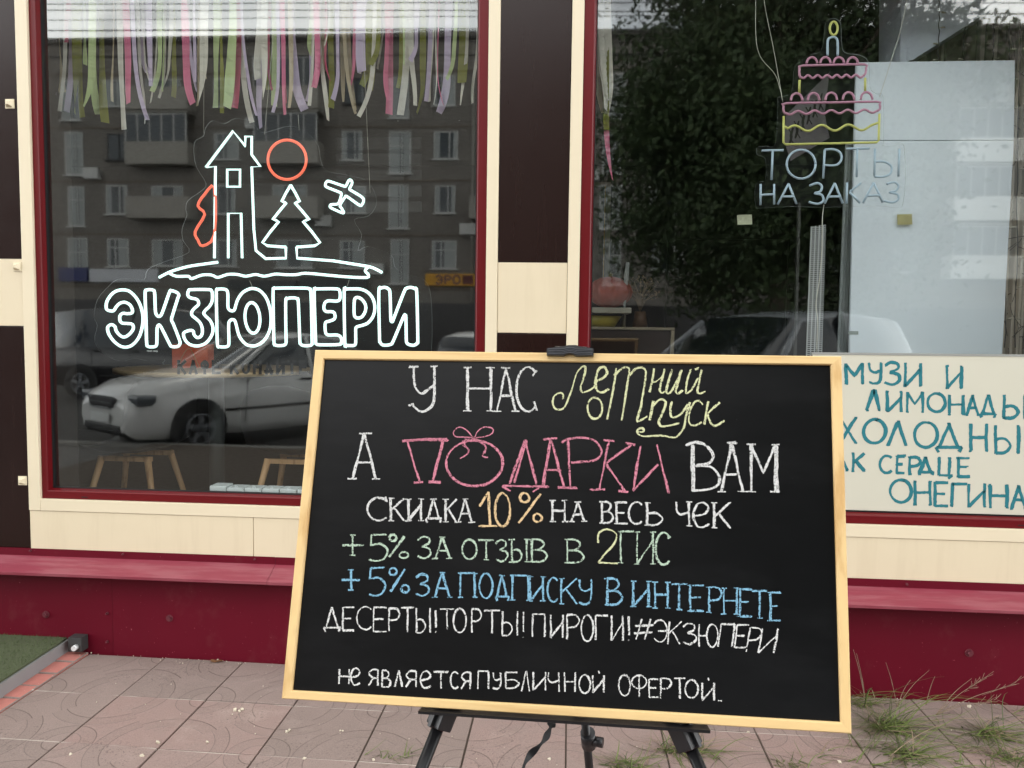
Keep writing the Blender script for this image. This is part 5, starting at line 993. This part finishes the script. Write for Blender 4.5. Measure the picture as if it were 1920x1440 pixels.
YBK=-32.4; m_bk=brickm(); m_conc=mat('balcony_concrete',lin((150,146,138)),.8,.12,2); m_concw=mat('white_balcony_panel',lin((215,215,210)),.7,.05,2); m_wf=mat('white_window_frame',lin((188,188,184)),.5); m_wg=mat('dark_window_glass',lin((44,52,56)),.1,.35,.7); m_cur=mat('net_curtain',lin((158,162,160)),.9,.2,3,stretch=(6,6,.2))
bm=new(); box(bm,(-48,YBK-12,-.1),(46,YBK,16.0)); obj('wall',bm,m_bk,bl)
bm=new(); box(bm,(-48.3,YBK-12.3,16.0),(46.3,YBK+.35,16.22)); obj('cornice',bm,mat('tin_cornice',lin((90,86,80)),.6),bl)
bm=new(); 
for k in range(5): box(bm,(-48.02,YBK,3.55+k*2.72),(46.02,YBK+.03,3.63+k*2.72))
obj('panel_seam',bm,mat('seam',lin((104,94,82)),.9),bl)
for k in range(9):
    x=-44+k*10.5; bm=new(); box(bm,(x,YBK-4,16.22),(x+.9,YBK-3.2,17.3)); obj('chimney',bm,m_bk,bl)
proto=None
def win_proto(wd,ht,sp=.12,ca=.2,cb=.15,sash=False):
    bm=new(); 
    box(bm,(-wd/2,.0,-ht/2),(wd/2,.02,ht/2),1); t_=.055
    for x in (-wd/2,wd*sp,wd/2-t_): box(bm,(x,.021,-ht/2),(x+t_,.06,ht/2),0)
    for z in (-ht/2,ht/2-t_): box(bm,(-wd/2,.022,z),(wd/2,.058,z+t_),0)
    box(bm,(-wd/2+.06,.0205,-ht/2+.05),(-wd/2+.06+wd*ca,.0215,ht/2-.05),2); box(bm,(wd*(.45-cb),.0205,-ht/2+.05),(wd*.45,.0215,ht/2-.05),2)
    if sash: box(bm,(-wd/2+.056,.0225,ht*.15),(wd/2-.056,.0575,ht*.15+.05),0)
    box(bm,(-wd/2-.1,.0,-ht/2-.07),(wd/2+.1,.16,-ht/2-.01),0)
    return bm
w1=obj('window',win_proto(1.15,1.4),[m_wf,m_wg,m_cur],bl); w2=obj('window',win_proto(1.75,1.4,.2,.3,.2),[m_wf,m_wg,m_cur],bl)
w3=obj('window',win_proto(1.0,2.1,.05,.42,.3,True),[m_wf,m_wg,m_cur],bl); w4=obj('window',win_proto(1.2,1.4,-.15,.1,.45,True),[m_wf,m_wg,m_cur],bl); w5=obj('window',win_proto(1.1,1.35,.05,.02,.1),[m_dark,m_wg,m_cur],bl); w6=obj('window',win_proto(1.2,1.4,.1,.45,.35),[m_wf,m_wg,m_cur],bl)
protos=[w1,w2,w3,w4,w5,w6]
for o in protos: o.matrix_parent_inverse=Matrix.Translation(bl.location).inverted()
cols=[(-33.5,0),(-30.5,0),(-26,2),(-23.6,0),(-21,1),(-17.8,0),(-17.0,9),(-14.3,1),(-11.1,0),(-8.7,2),(-6.4,0),(-3.4,1),(-.6,0),(2,2),(4.8,1),(7.8,0),(10.4,0),(13,1),(16.2,0),(19.5,1),(23,0),(26,2),(29,1),(32.5,0)]
used=set(); wr3=random.Random(4)
for x,k in cols:
    if k==9: continue
    for z in (5.35,8.1,10.8,13.5):
        kk=k if k else wr3.choice((0,0,3,3,4,5))
        src=protos[kk]
        if kk in used: o=src.copy(); COL.objects.link(o)
        else: o=src; used.add(kk)
        o.location=(x+wr3.uniform(-.12,.12),YBK,z-(.35 if kk==2 else 0)); q=wr3.uniform(.9,1.12); o.scale=(q,1,wr3.uniform(.94,1.06))
for x,z in ((-24.9,9.4),(-12.6,7.0),(-5.2,6.6),(-9.9,4.6),(0.9,9.3),(-16.2,11.9)):
    bm=new(); box(bm,(x-.4,YBK+.05,z-.28),(x+.4,YBK+.38,z+.28),0,.03); cyl(bm,(x-.08,YBK+.38,z),(x-.08,YBK+.4,z),.2,seg=20); obj('air_conditioner',bm,m_wf,bl)
bm=new(); tube(bm,[(-5.0,YBK+.12,16),(-5.0,YBK+.12,3)],.06,8); tube(bm,[(-28.2,YBK+.12,16),(-28.2,YBK+.12,3)],.06,8); obj('downpipe',bm,m_conc,bl)
bal=[(-21,8.1),(-21,10.8),(-14.3,8.1),(-14.3,10.8),(-3.4,8.1),(4.8,10.8),(13,8.1),(13,10.8),(29,8.1),(29,10.8),(-21,13.5),(-14.3,13.5)]
def balcony(x,z,m_,glaz):
    bm=new(); w_=1.65; d=1.0; zz=z-.95
    box(bm,(x-w_,YBK+.035,zz-.12),(x+w_,YBK+d,zz)); box(bm,(x-w_,YBK+d-.06,zz+.001),(x+w_,YBK+d,zz+.98))
    for s in (-1,1): box(bm,(x+s*w_-.03,YBK+.036,zz+.001),(x+s*w_+.03,YBK+d-.061,zz+.98))
    o=obj('balcony',bm,m_,bl)
    if glaz:
        bm=new(); 
        for k in range(6): xx=x-w_+.03+k*(2*w_-.12)/5; box(bm,(xx,YBK+d-.06,zz+.985),(xx+.06,YBK+d-.005,zz+2.3))
        box(bm,(x-w_,YBK+d-.058,zz+2.3),(x+w_,YBK+d,zz+2.38)); obj('balcony_glazing_bar',bm,m_wf,o); bm=new(); box(bm,(x-w_+.05,YBK+d-.05,zz+.99),(x+w_-.05,YBK+d-.03,zz+2.299)); obj('balcony_glass',bm,m_wg,o); bm=new(); box(bm,(x-w_-.1,YBK+.036,zz+2.4),(x+w_+.1,YBK+d+.1,zz+2.47)); obj('balcony_roof',bm,m_conc,o)
for i,(x,z) in enumerate(bal): balcony(x,z,m_conc,i%2==1)
for z in (8.1,10.8,5.35): balcony(19.5,z,m_concw,True)
# ground floor shop fronts
bm=new(); box(bm,(-48.05,YBK+.001,-.1),(46.05,YBK+.12,2.9)); obj('shop_front',bm,mat('dark_shop_front',lin((40,38,38)),.3,.3,.6),bl)
m_fas=[mat('white_fascia',lin((190,192,196)),.5),mat('navy_fascia',lin((20,32,92)),.4),mat('yellow_fascia',lin((205,150,30)),.5),mat('black_fascia',lin((24,28,28)),.4)]
def fascia(px0,px1,py0,py1,mi,label):
    a,b=P(px0,py0,39),P(px1,py1,39); y=2*YG-39; bm=new(); box(bm,(a.x,y+.0,b.z),(b.x,y+.25,a.z),0,.01); o=obj('shop_sign',bm,m_fas[mi]); tag(o,label,'shop sign'); return a,b,o
fascia(115,168,502,528,1,'navy shop sign at the far left of the street front')
fascia(172,300,505,530,0,'long white shop sign beside the navy one across the street')
fascia(430,560,525,545,3,'black shop sign in the middle of the street front')
fascia(565,690,520,545,3,'dark green shop sign right of the black one')
fascia(800,905,514,537,2,'yellow shop sign across the street reflected at the left window right edge')
fascia(1800,1945,463,485,2,'second yellow shop sign far right across the street')
y=2*YG-39+.256
m_pur=mat('purple_letters',lin((70,30,80)),.5); sg=bpy.data.objects['shop_sign.004']
for it in (('Э',820,831,518,533),('Р',837,847,518,533),('О',852,864,518,533)):
    bm=new()
    for kind,q in glyph(*it): 
        v=[Vector((P(px,py,39).x,y,P(px,py,39).z)) for px,py in q]; v=catmull(v,4) if kind=='c' else v; strip(bm,v,.09,Vector((0,1,0)),None)
    obj('letter',bm,m_pur,sg)
bm=new(); a,b=P(869,517,39),P(888,534,39); box(bm,(a.x,y-.002,b.z),(b.x,y+.01,a.z)); obj('sign_patch',bm,mat('maroon_patch',lin((90,30,30)),.5),sg)
# overhead wires
for i,(py,D,th) in enumerate(((5,20,.014),(22,22,.016),(29,22,.012),(54,24,.018),(60,24,.018),(66,25,.014),(73,24,.012),(79,24,.014),(100,26,.02),(103,26,.018),(-14,20,.014))):
    bm=new(); pts=[]
    for k in range(15):
        px=-500+k*260; p=VP(px,py+10*math.sin(i*2.1)*((k-7)/7)+(k-7)**2*.12,D); pts.append(p)
    zc=pts[7].z; tube(bm,catmull(pts,3),th,5); tag(obj('overhead_wire',bm,m_gasket),'one of the many dark overhead wires crossing the street in parallel','wire','parallel overhead street wires')
# big tree in front of the block
m_leaf=[mat('tree_leaf',(.042,.07,.025,1),.7,.3,.8),mat('tree_leaf_light',(.055,.085,.028,1),.7,.4,.8)]; m_bark=mat('bark',(.10,.08,.06,1),.9,.3,8,bump=.5,bscale=20)
def tree(cx_,cy_,h,rx,label,n,seed):
    r2=random.Random(seed); t=thing('tree',label,'tree',(cx_,cy_,-.14)); bm=new(); tube(bm,catmull([(cx_,cy_,-.2),(cx_+.1,cy_,h*.25),(cx_-.1,cy_+.1,h*.5),(cx_+.1,cy_,h*.8)],5),[.28-.013*i for i in range(16)],10)
    ends=[]
    for k in range(16):
        a=k*2.4; z0=h*(.22+.035*k); e=Vector((cx_+rx*.75*math.cos(a)*r2.uniform(.6,1),cy_+rx*.75*math.sin(a)*r2.uniform(.6,1),z0+h*.2)); tube(bm,catmull([(cx_,cy_,z0),((cx_+e.x)/2,(cy_+e.y)/2,z0+h*.06),e],4),[.09-.008*i for i in range(9)],6); ends.append(e)
    obj('trunk',bm,m_bark,t); bm=new()
    cl_=[]
    for k in range(150):
        a=r2.uniform(0,6.28); th=r2.uniform(-1.1,1.1); rad=(r2.random()**.35); cl_.append((Vector((cx_+rx*rad*math.cos(a)*math.cos(th),cy_+rx*rad*math.sin(a)*math.cos(th),h*.53+h*.44*rad*math.sin(th))),r2.uniform(.5,1.15)))
    for i in range(n):
        c_,s=r2.choice(cl_); p=c_+Vector((r2.gauss(0,1),r2.gauss(0,1),r2.gauss(0,.75)))*s*.7; u=Vector((r2.gauss(0,1),r2.gauss(0,1),r2.gauss(0,1))).normalized(); v_=u.cross(Vector((r2.gauss(0,1),r2.gauss(0,1),r2.gauss(0,1)))).normalized(); L_=r2.uniform(.045,.105)
        f=bm.faces.new([bm.verts.new(p+u*L_),bm.verts.new(p+v_*L_*.5),bm.verts.new(p-u*L_),bm.verts.new(p-v_*L_*.5)]); f.material_index=0 if r2.random()<.65 else 1
    obj('crown',bm,m_leaf,t)
tree(4.8,-12.0,13.0,3.9,'large leafy tree by the road reflected in the right window',120000,3)
